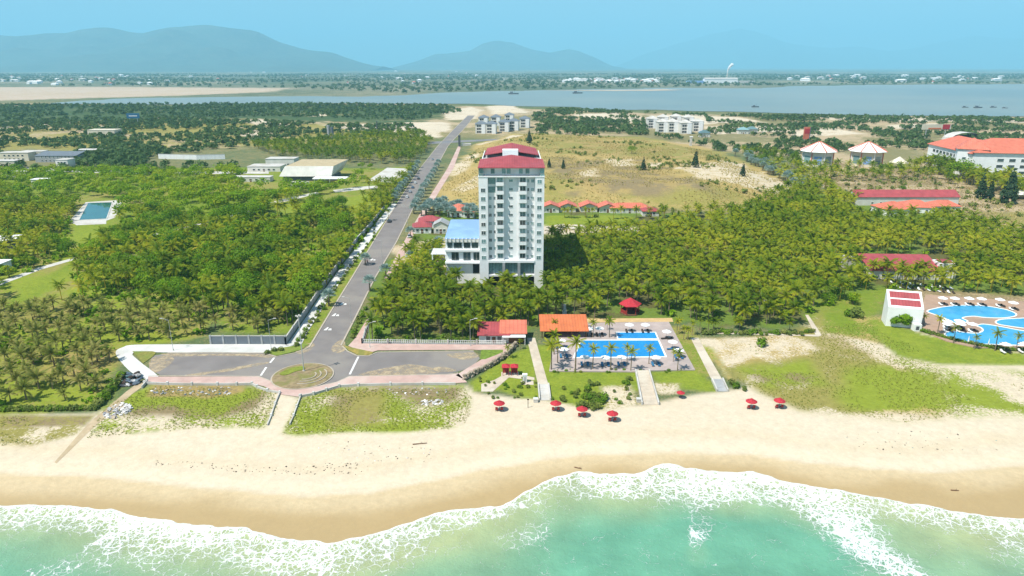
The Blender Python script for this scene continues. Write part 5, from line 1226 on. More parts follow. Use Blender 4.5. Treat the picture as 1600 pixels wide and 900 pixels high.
add('palm', scatter([(850,342),(1000,345),(1130,338),(1120,330),(1020,340),(860,338)], 6.5), .7, .95, 'coconut palm in front of the row of orange-roofed bungalows')
add('palm', scatter([(1150,236),(1245,248),(1440,262),(1600,296),(1600,318),(1440,282),(1290,285),(1340,330),(1240,300)], 8.5, prob=.75), .9, 1.25, 'coconut palm between the octagonal halls and the grove')
add('palm', scatter([(1430,264),(1460,259),(1540,286),(1640,300),(1640,312),(1530,297)], 7), 1.1, 1.7, 'coconut palm before the big coral-roofed hotel')
add('palm', scatter([(0,300),(0,470),(-200,470),(-200,300)], 6.5), .8, 1.1, GL)
add('palm', scatter([(0,440),(0,310),(110,318),(130,350),(118,400)], 6.2, prob=clump(3, .4)), .8, 1.1, GL)
add('palm', scatter([(120,420),(180,350),(420,312),(590,345),(560,395),(500,470),(440,520),(340,520),(330,490),(90,470)], 6.6, prob=clump(7, .46)), .75, 1.3, GL)
add('palm', scatter([(390,232),(660,213),(676,225),(650,258),(560,256),(430,246)], 8.0), .95, 1.3, 'coconut palm in the plantation behind the conference hall')
add('palm', scatter([(545,300),(600,290),(630,280),(650,262),(658,262),(628,300),(590,345)], 6.0), .8, 1.1, 'coconut palm along the road wall beside the conference hall')
add('palm', scatter([(440,520),(510,430),(575,350),(600,322),(610,322),(570,362),(520,430),(455,520)], 5.0), .8, 1.1, 'coconut palm leaning over the grey wall along the road')
add('dry', scatter([(-150,640),(-150,470),(60,478),(330,486),(330,524),(205,538),(172,556),(184,600),(150,632),(0,636)], 5.5, .36, prob=.95), .9, 1.5, 'young brown-tipped palm in the open plantation at lower left')
add('dry', scatter([(330,522),(330,488),(430,490),(480,440),(470,480),(440,520)], 5.5, .3), .95, 1.3, 'brown-tipped palm behind the blue-grey panel wall')
TL = 'round-crowned green tree in the woods left of the road'
add('tree', scatter([(150,400),(180,350),(420,306),(590,330),(560,390),(500,460),(430,500),(300,478),(120,440)], 7.4, prob=clump(11, .46)), .6, 1.35, TL)
add('tree', scatter([(-200,300),(-200,268),(60,272),(380,272),(560,296),(420,318),(180,345),(0,330)], 9.0, prob=clump(2, .36)), .8, 1.25, 'green tree in the woods behind the dark square pool')
add('tree', scatter([(0,470),(0,330),(115,345),(115,400)], 9, prob=clump(19, .52)), .7, 1.05, 'green tree among the palms at the left picture edge')
add('tree', scatter([(1120,345),(1240,318),(1330,345),(1180,440),(1130,430)], 9, prob=clump(29, .52)), .6, .95, 'bright green tree among the palms of the right grove')
add('tree', scatter([(1150,490),(1270,470),(1330,462),(1390,455),(1380,472),(1260,505)], 7, prob=.4), .45, .75, 'small green tree at the seaward edge of the right grove')
add('tree', scatter([(560,262),(650,258),(600,300),(540,300)], 9, prob=.35), .7, 1.0, 'green tree near the conference hall yard')
# individuals: the ones that show largest; the rest as one mass
def place(kind, protos, name, cat, limit, group_of):
    P = np.vstack([q[0] for q in sets[kind]]); S = np.concatenate([q[1] for q in sets[kind]]); Lb = sum([[q[2]] * len(q[0]) for q in sets[kind]], [])
    px, py = project(P[:, 0], P[:, 1], P[:, 2] + 3); inside = (px > 0) & (px < 1600) & (py > 0) & (py < 900)
    o = np.argsort(np.hypot(P[:, 0], P[:, 1]) + (~inside) * 1e5); ind = o[:limit]; rest = o[limit:]
    rnd = random.Random(3)
    for i in ind: plant(rnd.choice(protos), name, Lb[i], cat, P[i] - np.array([0, 0, .05]), float(S[i]), rnd.uniform(0, 6.28), Lb[i].replace('coconut palm', 'palms').replace('tree', 'trees'))
    return P[rest], S[rest]
rp_, rs_ = place('palm', PALMS, 'coconut_palm', 'palm', 230, None)
mass('palm_grove', LOWP, rp_, rs_, LEAF['palm'], 'dense mass of coconut palms filling the grove further back', 'palms')
rp_, rs_ = place('dry', DRYP, 'young_palm', 'palm', 300, None)
mass('young_palm_mass', LOWD, rp_, rs_, LEAF['dry'], 'further young brown-tipped palms of the left plantation', 'palms')
rp_, rs_ = place('tree', TREES, 'broadleaf_tree', 'tree', 290, None)
mass('woodland', LOWT, rp_, rs_, LEAF['tree'], 'mass of green trees further back in the left woods', 'trees')
# palms round the pool and gardens, each placed by hand (crown pixel, base pixel)
def palm_at(base, crown, label, group, protos=POOLP, name='coconut_palm'):
    b = G(*base); h = at_y(crown[0], crown[1], b[1])[2] - b[2]; kd = random.choice(protos); s = max(.45, h / kd[2])
    plant(kd, name, label, 'palm', b, s, random.uniform(0, 6), group)
Z2 = lambda x, y: (860 + x / 6.154, 490 + y / 6.154)
for cr, ba, lab in (((238,285),(240,550),'palm at the near pool edge, left of the parasols'), ((405,345),(405,540),'palm on the near terrace between first and second parasols'), ((575,340),(578,552),'tall palm on the near terrace in the middle of the pool'), ((728,330),(735,470),'small palm just behind the twin-crowned palm'),
                    ((775,370),(772,555),'palm on the near terrace left of the broad steps'), ((945,340),(945,490),'slim palm on the near terrace right of the broad steps'), ((1220,385),(1220,550),'palm on the near right corner of the terrace'), ((1180,370),(1180,470),'thin palm by the right terrace edge'),
                    ((70,290),(68,480),'palm at the left terrace end near the loungers'), ((5,310),(8,545),'tall palm at the left front corner of the terrace'), ((30,210),(35,400),'palm in front of the orange bar roof'), ((405,90),(408,235),'palm between bar and children pool, left'), ((565,75),(566,235),'palm between bar and children pool, right'), ((30,80),(35,190),'palm poking over the orange bar roof'),
                    ((1215,80),(1215,200),'palm behind the top right corner of the terrace'), ((1320,150),(1318,255),'bushy palm by the top of the right path'), ((545,75),(545,165),'short palm behind the children pool')):
    palm_at(Z2(*ba), Z2(*cr), lab, 'palms round the rectangular pool')
for cr, ba, lab in (((1066,513),(1068,531),'palm left of the top of the right path'), ((1080,505),(1081,524),'palm at the top end of the right path'), ((1060,500),(1062,516),'palm off the top right terrace corner, nearer'), ((1092,500),(1093,516),'palm just right of the right path top'), ((1105,502),(1106,519),'palm by the kerb left of the sand patch')):
    palm_at(ba, cr, lab, 'palms by the right path')
for cr, ba, lab in (((794,543),(794,560),'small palm on the curving stone wall'), ((812,533),(813,546),'small palm beside the service house canopy'), ((607,330),(607,345),'thin palm far up the road')):
    palm_at(ba, cr, lab, 'small palms near the service house')
Z7a = lambda x, y: (1370 + x / 6.43, 430 + y / 6.43)
for i, (cr, ba, lab) in enumerate((((468,415),(468,510),'palm next to the white cabinet at the resort pool'), ((612,440),(605,600),'tall palm at the left end of the resort hedge'), ((772,535),(768,685),'palm in the resort hedge, third from the cabinet'), ((980,625),(975,745),'small palm in the middle of the resort hedge'), ((1195,590),(1185,760),'palm in the resort hedge before the curved pool'), ((1405,610),(1395,762),'palm in the resort hedge nearest the right edge'))):
    palm_at(Z7a(*ba), Z7a(*cr), lab, 'palms in the resort pool hedge')
# silver palms
sil = [(641,372,'left of the road lamp'), (603,432,'beside the right kerb'), (578,455,'low on the right kerb'), (514,478,'shading the left verge'), (571,414,'beside the parked car')]
for px, py, lab in sil:
    plant(random.choice(SILV), 'silver_palm', 'silver-blue fan palm ' + lab, 'palm', G(px, py), 1.25, random.uniform(0, 6), 'silver palms by the road')
for i, y in enumerate(np.linspace(262, 334, 15)):
    x = np.interp(y, [228, 265, 306, 377], [703, 684, 660, 626]); plant(random.choice(SILV), 'silver_palm', 'silver-blue fan palm in the row along the right kerb', 'palm', G(x, y), 1.4, random.uniform(0, 6), 'silver palm row along the right kerb')
for i, y in enumerate(np.linspace(262, 318, 13)):
    x = np.interp(y, [228, 265, 306, 377], [680, 651, 623, 578]); plant(random.choice(SILV), 'silver_palm', 'silver-blue fan palm in the row along the left kerb', 'palm', G(x, y), 1.4, random.uniform(0, 6), 'silver palm row along the left kerb')
for p in scatter([(650,342),(668,326),(700,322),(748,335),(748,344),(690,340)], 5.2, keep=False): plant(random.choice(SILV), 'silver_palm', 'silver-blue fan palm in the clump behind the small villas', 'palm', p, 1.4, random.uniform(0, 6), 'silver palm clump behind the villas')
for p in scatter([(625,440),(640,405),(690,385),(700,400),(660,430)], 6.5, prob=.6): plant(random.choice(SILV), 'silver_palm', 'silver-blue fan palm among the palms left of the pergola', 'palm', p, 1.4, random.uniform(0, 6), 'silver palms left of the pergola')
for p in scatter([(1140,240),(1175,250),(1260,296),(1250,302),(1180,262)], 8): plant(random.choice(SILV), 'silver_palm', 'silver-blue fan palm along the edge of the bare dune', 'palm', p, 1.6, random.uniform(0, 6), 'silver palms along the dune edge')
# shrubs along the kerbs and in the gardens
def shrub(px, py, s, label, group):
    p = G(px, py); o = tag(link(bpy.data.objects.new('shrub', random.choice(SHRUB))), label, 'shrub', group); o.location = tuple(map(float, p)); o.scale = (s, s, s * .95); o.rotation_euler = (0, 0, random.uniform(0, 6)); return o
for x, y in ((418,553),(429,549),(439,548),(463,541),(474,529),(495,503),(507,484)): shrub(x, y, 1.25, 'small clipped shrub on the verge at the road corner', 'clipped shrubs at the road corner')
for i in range(34):
    y = 545 - 5.6 * i; xl = np.interp(y, [377, 432, 490, 543], [588, 545, 505, 470]) - 3
    if y > 352: shrub(xl + random.uniform(-3, 1), y - 6, random.uniform(.9, 1.5), 'low shrub in the verge along the left kerb', 'verge shrubs along the left kerb')
for i in range(9): shrub(550 + i * 2.6 + random.uniform(-2, 2), 528 - i * 5.5, random.uniform(1.0, 1.6), 'low shrub along the right kerb near the fence', 'verge shrubs along the right kerb')
for i in range(26): shrub(random.uniform(862, 992), random.uniform(600, 632) - (random.random() < .3) * 8, random.uniform(.7, 1.5), 'leafy dune shrub between the two flights of steps', 'dune shrubs between the steps')
for i in range(16): shrub(random.uniform(905, 945), random.uniform(622, 640), random.uniform(1.3, 2.0), 'bigger dark dune shrub behind the beach parasols', 'big dune shrubs behind the parasols')
for i in range(26): shrub(random.uniform(745, 838), random.uniform(590, 624), random.uniform(.5, 1.0), 'small garden shrub on the lawn round the kiosk', 'garden shrubs round the kiosk')
for i in range(22): shrub(random.uniform(862, 1085), random.uniform(578, 583), random.uniform(.4, .8), 'tiny shrub along the front edge of the pool terrace', 'shrubs along the terrace front')
for x, y, s, lab in ((1190,540,2.6,'upright green bush on the sand patch'), (1337,496,3.4,'broad dark bush on the lawn left of the white block'), (1325,494,2.4,'dark bush touching the broad one on the lawn'), (1150,606,1.6,'bush at the foot of the right steps'), (1143,600,1.4,'bush beside the right steps'), (1163,610,1.2,'little bush left of the twin red parasols')): shrub(x, y, s, lab, 'bushes right of the garden')
for i in range(26): shrub(1102 + i * 6.8 + random.uniform(-2, 2), 521 + random.uniform(-2, 3), random.uniform(.9, 1.7), 'low bush along the pale garden kerb above the sand patch', 'bushes above the sand patch')
for i in range(44):
    f = i / 43; x, y = 1438 + 172 * f, 517 + 32 * (1 - (1 - f) ** 1.8); shrub(x, y, random.uniform(.8, 1.3), 'hedge bush in front of the resort pools', 'hedge in front of the resort pools')
for i in range(60): shrub(random.uniform(585, 785), random.uniform(526, 535), random.uniform(.7, 1.4), 'low bush inside the picket fence', 'bushes inside the picket fence')
for i in range(30):
    f = i / 29; shrub(0 + 150 * f, 642 - 2 * f, random.uniform(1.0, 1.5), 'hedge bush along the seaward side of the young palms', 'seaward hedge at lower left')
for i in range(20):
    f = i / 19; shrub(152 + 38 * f, 636 - 44 * f, random.uniform(1.2, 2.2), 'leafy hedge bush beside the sandy track', 'hedge beside the sandy track')
V, F, T = leafy(RR, 700, [(0, 0, 2.7, 1.7), (1.5, .2, 2.5, 1.3), (-1.7, 0, 2.1, 1.3), (-2.6, -.2, 1.7, .9), (.6, -.6, 1.6, 1.1)], .42, .6)
plant((trunk_mesh(2.6, .3, .2, .12, M['bark']), raw_mesh('crown', V, F, LEAF['lush'], tint=T)), 'almond_tree', 'bright green spreading tree in front of the white block', 'tree', G(1410, 511), 1.25, 0, None)
for px, py, s, lab in ((827,224,1.3,'lone dark conifer on the ridge behind the tower'), (1086,262,1.25,'dark conifer standing in the bare dune field'), (1005,266,.9,'dark bushy conifer left in the dune field'), (1160,276,.9,'thin grey conifer at the right of the dune'), (858,262,.7,'dark conifer beside the tower roof'), (880,264,.7,'dark conifer just right of the tower roof')):
    plant(random.choice(CONS), 'conifer', lab, 'conifer', G(px, py), s, random.uniform(0, 6), None)
for px, py, s, lab in ((1531,310,1.5,'dark feathery conifer before the hotel, left of three'), (1545,312,1.2,'dark feathery conifer before the hotel, middle of three'), (1574,318,2.0,'tall dark conifer before the hotel at right')):
    plant(random.choice(CONS), 'conifer', lab, 'conifer', G(px, py), s, random.uniform(0, 6), None)
plant(TREES[6], 'broadleaf_tree', 'wide bright green tree in front of the left hotel wing', 'tree', G(1503, 282), 2.0, 1, None); plant(TREES[5], 'broadleaf_tree', 'round green tree on the bare field', 'tree', G(987, 240), .9, 1, None)
plant(TREES[2], 'broadleaf_tree', 'green tree beside the octagonal halls', 'tree', G(1410, 300), .7, 1, None)
# ------------------------------------------------------------------ scrub and distant woods (uncountable)
P = np.vstack([scatter([(690,300),(722,255),(748,232),(860,216),(1110,238),(1250,296),(1130,330),(860,318),(740,325)], 7.5, prob=clump(41, .66, 25)), scatter([(1245,292),(1290,262),(1440,270),(1600,320),(1600,385),(1490,340)], 7, prob=.45),
               scatter([(850,320),(1000,322),(1130,334),(1000,342),(850,338)], 6, prob=.6), scatter([(700,332),(748,326),(748,334)], 5)])
P = P[visible(P)]; mass('scrub', LOWB, P, rng.uniform(.5, 1.5, len(P)), LEAF['scrub'], 'scattered low scrub bushes over the dunes and fields', 'scrub')
P = np.vstack([scatter([(620,270),(590,330),(440,335),(180,345),(130,352),(120,400),(110,470),(330,488),(440,515),(560,395),(640,290)], 4.2, prob=clump(13, .40)), scatter([(580,530),(612,440),(690,392),(750,455),(850,455),(850,500),(745,530)], 4.5, prob=.6),
               scatter([(860,495),(860,372),(1130,345),(1240,300),(1600,380),(1700,470),(1390,452),(1255,500),(1110,510)], 5.5, prob=.4), scatter([(0,470),(0,310),(130,350),(118,400)], 4.5, prob=.6), scatter([(0,636),(0,480),(330,490),(330,526),(205,540),(172,556),(184,600),(150,632)], 4.2, prob=clump(97, .55, 9))])
P = P[visible(P)]; P = P[~((P[:, 0] > -50) & (rng.random(len(P)) < .45))]; mass('undergrowth', LOWB, P, rng.uniform(.6, 1.4, len(P)), LEAF['lush'], 'green undergrowth between the palms and trees', 'undergrowth')
fs = [scatter([(-250,205),(-250,164),(130,164.5),(400,162.5),(700,164.5),(722,176),(640,190),(420,184),(300,190),(100,204)], 15, prob=clump(51, .36, 90), keep=False), scatter([(-250,245),(-250,200),(300,190),(640,200),(660,214),(390,232),(200,252)], 11, prob=clump(57, .44, 45)),
      scatter([(830,178),(880,170),(1000,178),(1180,182),(1400,184),(1650,186),(1650,235),(1400,240),(1110,232),(1000,214),(840,214)], 11, prob=clump(61, .50, 45)), scatter([(835,212),(845,190),(900,192),(1010,190),(1010,214)], 10, prob=.55), scatter([(0,272),(0,262),(380,258),(380,268)], 10, prob=.6),
      scatter([(120,262),(120,240),(230,238),(232,262)], 8, keep=False), scatter([(1110,236),(1250,248),(1250,238),(1120,224)], 10, prob=.7), scatter([(1590,238),(1420,232),(1440,226),(1600,226)], 10, prob=.5)]
P = np.vstack(fs); P = P[visible(P)]; mass('distant_woodland', LOWF, P, rng.uniform(.7, 1.35, len(P)), LEAF['far'], 'distant green woods on the dunes before the lagoon', 'woods')
poly = [(-200,136.5),(200,134.5),(460,138),(640,147),(760,142.5),(900,139.5),(1060,136.5),(1240,134),(1420,132),(1700,131),(1700,116),(-200,116)]
P = scatter(poly, 62, prob=clump(71, .46, 500), keep=False); P = P[visible(P)]; mass('far_shore_woods', LOWF, P, rng.uniform(1.3, 2.6, len(P)), LEAF['far'], 'hazy tree belts on the plain across the lagoon', 'woods')

# tufts of dune grass
def tufts(areas, hmin, hmax, name, label, lm, seed):
    g = np.random.default_rng(seed); Vs, Ts = [], []
    for pts, sp, pr in areas:
        P = scatter(pts, sp, .5, pr); n = len(P); 
        if not n: continue
        for b in range(5):
            a = g.uniform(0, 6.283, n); d = np.stack([np.cos(a), np.sin(a), np.zeros(n)], 1); sd_ = np.stack([-np.sin(a), np.cos(a), np.zeros(n)], 1); h = g.uniform(hmin, hmax, n)[:, None]; c = P + d * g.uniform(0, .25, n)[:, None]
            Vs.append(np.stack([c - sd_ * h * .32, c + sd_ * h * .32, c + d * h * .7 + np.array([0, 0, 1.]) * h], 1).reshape(-1, 3)); Ts.append(np.repeat(g.random(n), 3))
    V = np.vstack(Vs); return tag(link(bpy.data.objects.new(name, raw_mesh(name, V, np.arange(len(V)).reshape(-1, 3), lm, tint=np.concatenate(Ts)))), label, 'grass', kind='stuff')
tufts([([(0,650),(148,648),(120,676),(60,690),(0,692)], .9, clump(81, .5, 5)), ([(240,603),(430,608),(434,640),(412,668),(300,668),(135,682),(165,636)], .8, clump(83, .40, 6)), ([(466,624),(525,608),(724,606),(738,622),(735,650),(725,668),(600,672),(440,676)], .8, clump(85, .38, 6)),
       ([(1125,575),(1270,556),(1290,505),(1385,505),(1460,570),(1520,645),(1420,660),(1250,640),(1175,608)], 1.0, clump(87, .42, 7)), ([(1470,575),(1600,578),(1600,640),(1500,650)], 1.1, clump(89, .55, 6)), ([(1100,530),(1250,522),(1270,556),(1130,575)], 1.6, clump(91, .6, 6))],
      .14, .36, 'dune_grass', 'tufts of green dune grass between promenade, field and beach', leaf_mat('dune_grass_blades', [(.13, .18, .02), (.24, .28, .04), (.40, .35, .12)], .45, 0), 1)
tufts([([(690,300),(722,255),(748,232),(860,216),(1110,238),(1250,296),(1130,330),(860,318),(740,325)], 2.6, clump(93, .44, 16)), ([(1245,292),(1290,262),(1440,270),(1600,320),(1600,385),(1490,340)], 2.4, .6)], .4, 1.0, 'dry_grass', 'dry yellow grass tufts on the dune plateau behind the tower', leaf_mat('dry_grass_blades', [(.32, .28, .07), (.46, .37, .13), (.56, .46, .22)], .3, 0), 2)

# ------------------------------------------------------------------ left-hand resort and conference hall
b = G(482, 283)
t = thing('conference_hall', 'large white flat-roofed hall with tan roof left of the road', 'hall', (b[0], b[1], 0))
hw, hd = 23., 34.; mb = MB()
bot = [(-hw * .92, 0, 3.4), (hw * .74, 0, 3.4), (hw * .74, hd, 3.4), (-hw * .92, hd, 3.4)]; topv = [(-hw * .74, 3, 10.5), (hw * .80, 3, 10.5), (hw * .98, hd, 11.5), (-hw * .6, hd, 11.5)]
mb.v += bot + topv; mb.f += [(0, 1, 5, 4), (1, 2, 6, 5), (2, 3, 7, 6), (3, 0, 4, 7), (3, 2, 1, 0)]; mb.build('wall', M['offwhite'], t)
MB().poly(*[(x * .985, y, z - .03) for x, y, z in topv]).build('roof', mat('tan_roof', (.44, .36, .22), .9, .3, .12), t)
MB().box(0, 12, 0, hw * 1.6, 22, 3.38).build('base_storey', M['dgrey'], t); MB().box(hw * .78, -6, 3.0, 24, 9, .6).build('entrance_canopy', M['white'], t)
for x in (hw * .78 - 11, hw * .78, hw * .78 + 11): MB().box(x, -9, 0, .5, .5, 3).build('canopy_post', M['white'], t)
for px, py, w_, d_, h_, lab in ((418,266,26,16,4.0,'pale flat-roofed service block left of the conference hall'), (442,258,24,14,6.0,'grey flat-roofed plant block behind the conference hall'), (395,283,28,8,3.4,'long low wall-like block left of the conference hall'), (468,292,12,6,3.2,'small white pavilion in front of the conference hall'),
                                (30,250,26,12,7,'pale apartment block at the far left picture edge'), (12,262,20,10,6,'nearer pale apartment block at the left picture edge'), (56,248,20,10,7,'pale apartment block second from the left picture edge'), (104,262,10,10,7,'grey stair block beside the blue-roofed block'), (140,240,20,12,4,'low grey building beyond the blue roof')):
    house('flat_block', lab, 'building', at(px, py), w_, d_, h_, 'flat', 0, 0, 'offwhite' if px > 100 else 'cream', 'lgrey', max(3, int(w_ / 5)), max(1, int(h_ / 3.2)), .25, (0,), ww=1.8, pitch=3.1)
house('blue_roof_block', 'long low block with dark blue roof at the left', 'building', at(96,252), 36, 14, 5.5, 'shed', 2.4, 0, 'grey', 'bluegrey', 8, 2, .3, (0,))
house('sand_block', 'bare sand-coloured block on the far left dune', 'building', at(165,213), 32, 16, 8, 'flat', 0, 0, 'cream', 'cream', 0, 0, .2, (), door=False)
house('white_pavilion', 'angular white pavilion at the left picture edge', 'pavilion', at(-2,388), 17, 10, 4.6, 'flat', 0, .2, 'bluegrey', 'white', 3, 1, .8, (0, 1))
house('white_pavilion', 'low white pavilion beside the left lawn edge', 'pavilion', at(-4,425), 7, 8, 4.0, 'flat', 0, 0, 'white', 'white', 1, 1, .4, (0, 1))
house('white_pavilion', 'small white flat roof showing above the left woods', 'pavilion', at(66,292), 10, 6, 5.5, 'flat', 0, 0, 'offwhite', 'white', 2, 1, .3, (0,)); house('white_pavilion', 'pale low shelter beside the small far lawn', 'pavilion', at(30,276), 16, 6, 4, 'flat', 0, 0, 'offwhite', 'lgrey', 3, 1, .3, (0,))
sheet_px('stone_terrace', [(108,346),(134,316),(182,313),(190,317),(180,340),(166,345),(166,350),(120,352)], M['lgrey'], .05)
pool('dark green square pool among the left woods', [(138,317.5),(175,316.5),(166,342),(124,344)], poolw3, .6, .1, 'lgrey')
for i, (x0, x1) in enumerate(((248, 308), (308, 352))):
    a_, b_ = G(x0, 248 + i * 1.5), G(x1, 249.5 - i); d = b_ - a_; c = (a_ + b_) / 2
    t = thing('white_wall', ('left' if i == 0 else 'right') + ' length of long white garden wall behind the woods', 'wall', (c[0], c[1], 0), math.atan2(d[1], d[0])); L = np.hypot(d[0], d[1])
    for j in range(6): MB().box(-L / 2 + L * (j + .5) / 6, 0, 0, L / 6 - .1, .4, 4.2).build('panel', M['white'], t)
    MB().box(0, 0, 4.2, L, .6, .25).build('coping', M['lgrey'], t)
# ------------------------------------------------------------------ beyond: villas, towers, signs
def villa_block(label, px, py, w_, d_, h_, group, roofm='bluegrey'):
    b = at(px, py); t = house('far_villa', label, 'villa', b, w_, d_, h_, 'hip', 3.5, 0, 'offwhite', roofm, 4, 3, .6, (0,), group, 'dark', 2.4, 2.2, False, 3.6, 1.0)
    MB().box(w_ * .22, -d_ / 2 - 1.5, 0, w_ * .34, 3, h_ * .96).build('porch_bay', M['white'], t); return t
for i, (px, py) in enumerate(((752,208),(768,208),(788,205),(803,203),(820,199),(775,196),(796,192),(756,197))): villa_block(['front left grey-roofed villa of the left cluster','second grey-roofed villa from the far road','third grey-roofed villa from the far road','fourth grey-roofed villa from the far road','rightmost grey-roofed villa of the left cluster','rear middle grey-roofed villa of the left cluster','rear right grey-roofed villa of the left cluster','rear left grey-roofed villa beside the far road'][i], px, py, 14, 13, 11.5, 'villas in the left cluster before the lagoon')
for i, (px, py) in enumerate(((1018,200),(1034,206),(1050,206),(1070,208),(1088,205),(1035,197),(1055,196),(1074,198))): villa_block(['leftmost white villa of the right cluster','second white villa from left in the right cluster','third white villa from left in the right cluster','fourth white villa from left in the right cluster','rightmost white villa of the right cluster','rear left white villa of the right cluster','rear middle white villa of the right cluster','rear right white villa of the right cluster'][i], px, py, 14, 13, 12.5, 'villas in the right cluster before the lagoon', 'lgrey')
b = G(210, 194); t = thing('billboard', 'dark blue billboard standing over the far left woods', 'billboard', b, .15); MB().box(0, 0, 8, 17, .8, 7).build('panel', M['bluecush'], t); MB().box(0, -.5, 10.8, 11, .1, 1.2).build('white_band', M['white'], t)
for x in (-5, 5): MB().tube((x, 0, 0), (x, 0, 8), .4).build('post', M['steel'], t)
b = G(517, 217); t = thing('water_tower', 'grey concrete water tower left of the far road', 'tower', b)
for i, x in enumerate((-2, 2)): MB().tube((x, 0, 0), (x, 0, 15 - i * 2), 1.7, 1.7, 10).build('silo', M['bluegrey'] if i else M['grey'], t)
b = G(590, 216); t = thing('dark_mast', 'tall dark chimney-like mast left of the far road', 'mast', b); MB().tube((0, 0, 0), (0, 0, 19), 1.0, .5, 8).build('shaft', M['dgrey'], t); MB().box(1.6, 0, 0, 1.6, 1.6, 9).build('side_shaft', M['dgrey'], t)
b = G(718, 229); t = thing('gate_pillar', 'dark gate pillar at the road junction beside the dune', 'pillar', b); MB().box(0, 0, 0, 2.2, 2.0, 11).build('shaft', M['dgrey'], t); MB().box(0, 0, 11, 2.6, 2.4, .6).build('cap', M['dgrey'], t); MB().box(7, 3, 0, 10, 5, 3).build('guard_hut', M['lgrey'], t)
for px, py, lab in ((1160,209,'left small teal-roofed shed on the far sand'), (1174,208,'right small teal-roofed shed on the far sand'), (1100,214,'round teal-roofed kiosk before the right villa cluster')):
    house('teal_shed', lab, 'shed', at(px, py), 12, 9, 5, 'hip', 3, 0, 'offwhite', 'glassg', 2, 1, .8, (0,))
b = G(1079, 228); t = thing('lattice_mast', 'pale stone pylon in front of the right villa cluster', 'pylon', b); MB().box(0, 0, 0, 2.2, 2.2, 9).build('shaft', M['lgrey'], t); MB().box(0, 0, 9, 3, 3, .8).build('cap', M['white'], t)
# across the lagoon
rr = random.Random(9)
hm_ = [MB().box(0, 0, 0, a_, b_, c_) for a_, b_, c_ in ((26, 18, 11), (40, 20, 13), (18, 18, 9), (55, 25, 12))]
wmesh = [q.mesh('far_house', M['white']) for q in hm_]; rmesh = [roof_mesh('hip', a_, b_, c_ + .2, 5, 1.2).mesh('roof', M[m_]) for (a_, b_, c_), m_ in zip(((26, 18, 11), (40, 20, 13), (18, 18, 9), (55, 25, 12)), ('whitecloth', 'lgrey', 'coral', 'whitecloth'))]
wmat = [q.mesh('wall', M['white']) for q in hm_]
def far_house(px, py, k_, s, label, group):
    b = at_z(px, py, 0); t = thing('far_house', label, 'house', b, rr.uniform(-.4, .4), group); t.scale = (s, s, s)
    link(bpy.data.objects.new('wall', wmat[k_]), t); link(bpy.data.objects.new('roof', rmesh[k_]), t)
for i in range(62): far_house(880 + 155 * rr.random(), 124.5 + 5 * rr.random(), rr.randrange(4), rr.uniform(.45, .85), 'white house in the village across the lagoon', 'village across the lagoon')
for i in range(34): far_house(1230 + 370 * rr.random(), 119 + 11 * rr.random(), rr.randrange(4), rr.uniform(.5, 1.0), 'scattered pale house on the far shore at right', 'houses on the far right shore')
for i in range(34): far_house(0 + 220 * rr.random(), 118 + 16 * rr.random(), rr.randrange(4), rr.uniform(.5, .9), 'scattered white house on the far plain at left', 'houses on the far left plain')
for i in range(26): far_house(230 + 600 * rr.random(), 112 + 22 * rr.random(), rr.randrange(4), rr.uniform(.5, 1.0), 'lone pale house on the middle of the far plain', 'houses on the middle far plain')
b = at_z(1125, 130, 0); t = thing('factory', 'long white factory with chimney on the far lagoon shore', 'factory', b); t.scale = (.62, .62, .62)
MB().box(0, 0, 0, 260, 60, 34).build('main_hall', M['white'], t); MB().box(-160, 10, 0, 200, 60, 18).build('side_hall', M['blue'], t); MB().box(190, 10, 0, 160, 60, 18).build('side_hall', M['lgrey'], t); MB().tube((60, 30, 0), (60, 30, 75), 6, 4, 10).build('chimney', M['lgrey'], t)
roof_mesh('gablex', 262, 62, 34, 8, 1).build('roof', M['lgrey'], t)
sm_ = NT('smoke_plume'); sm_.b.inputs['Base Color'].default_value = (.85, .87, .88, 1); sm_.b.inputs['Roughness'].default_value = 1
tb = sm_.new('BsdfTransparent'); mx = sm_.new('MixShader'); sm_.t.links.new(sm_.mapr(sm_.noise(.03, 4, .7), .35, .6, .15, .95), mx.inputs[0]); sm_.t.links.new(tb.outputs[0], mx.inputs[1]); sm_.t.links.new(sm_.b.outputs[0], mx.inputs[2]); sm_.t.links.new(mx.outputs[0], sm_.out.inputs[0])
bm = bmesh.new()
for i in range(9):
    f = i / 8; q = bmesh.ops.create_icosphere(bm, subdivisions=2, radius=4 + 8 * f)
    for v_ in q['verts']: v_.co = v_.co * (1 + .25 * math.sin(v_.co.x * .7 + i)) + Vector((f * f * 30, 0, 78 + f * 62))
me = bpy.data.meshes.new('smoke'); bm.to_mesh(me); bm.free(); me.materials.append(sm_.m)
o = tag(link(bpy.data.objects.new('smoke', me)), 'small white smoke plume rising from the far factory', 'smoke', kind='stuff'); o.location = (b[0] + 37, b[1] + 19, 0); o.scale = (.62, .62, .62)
boat = None
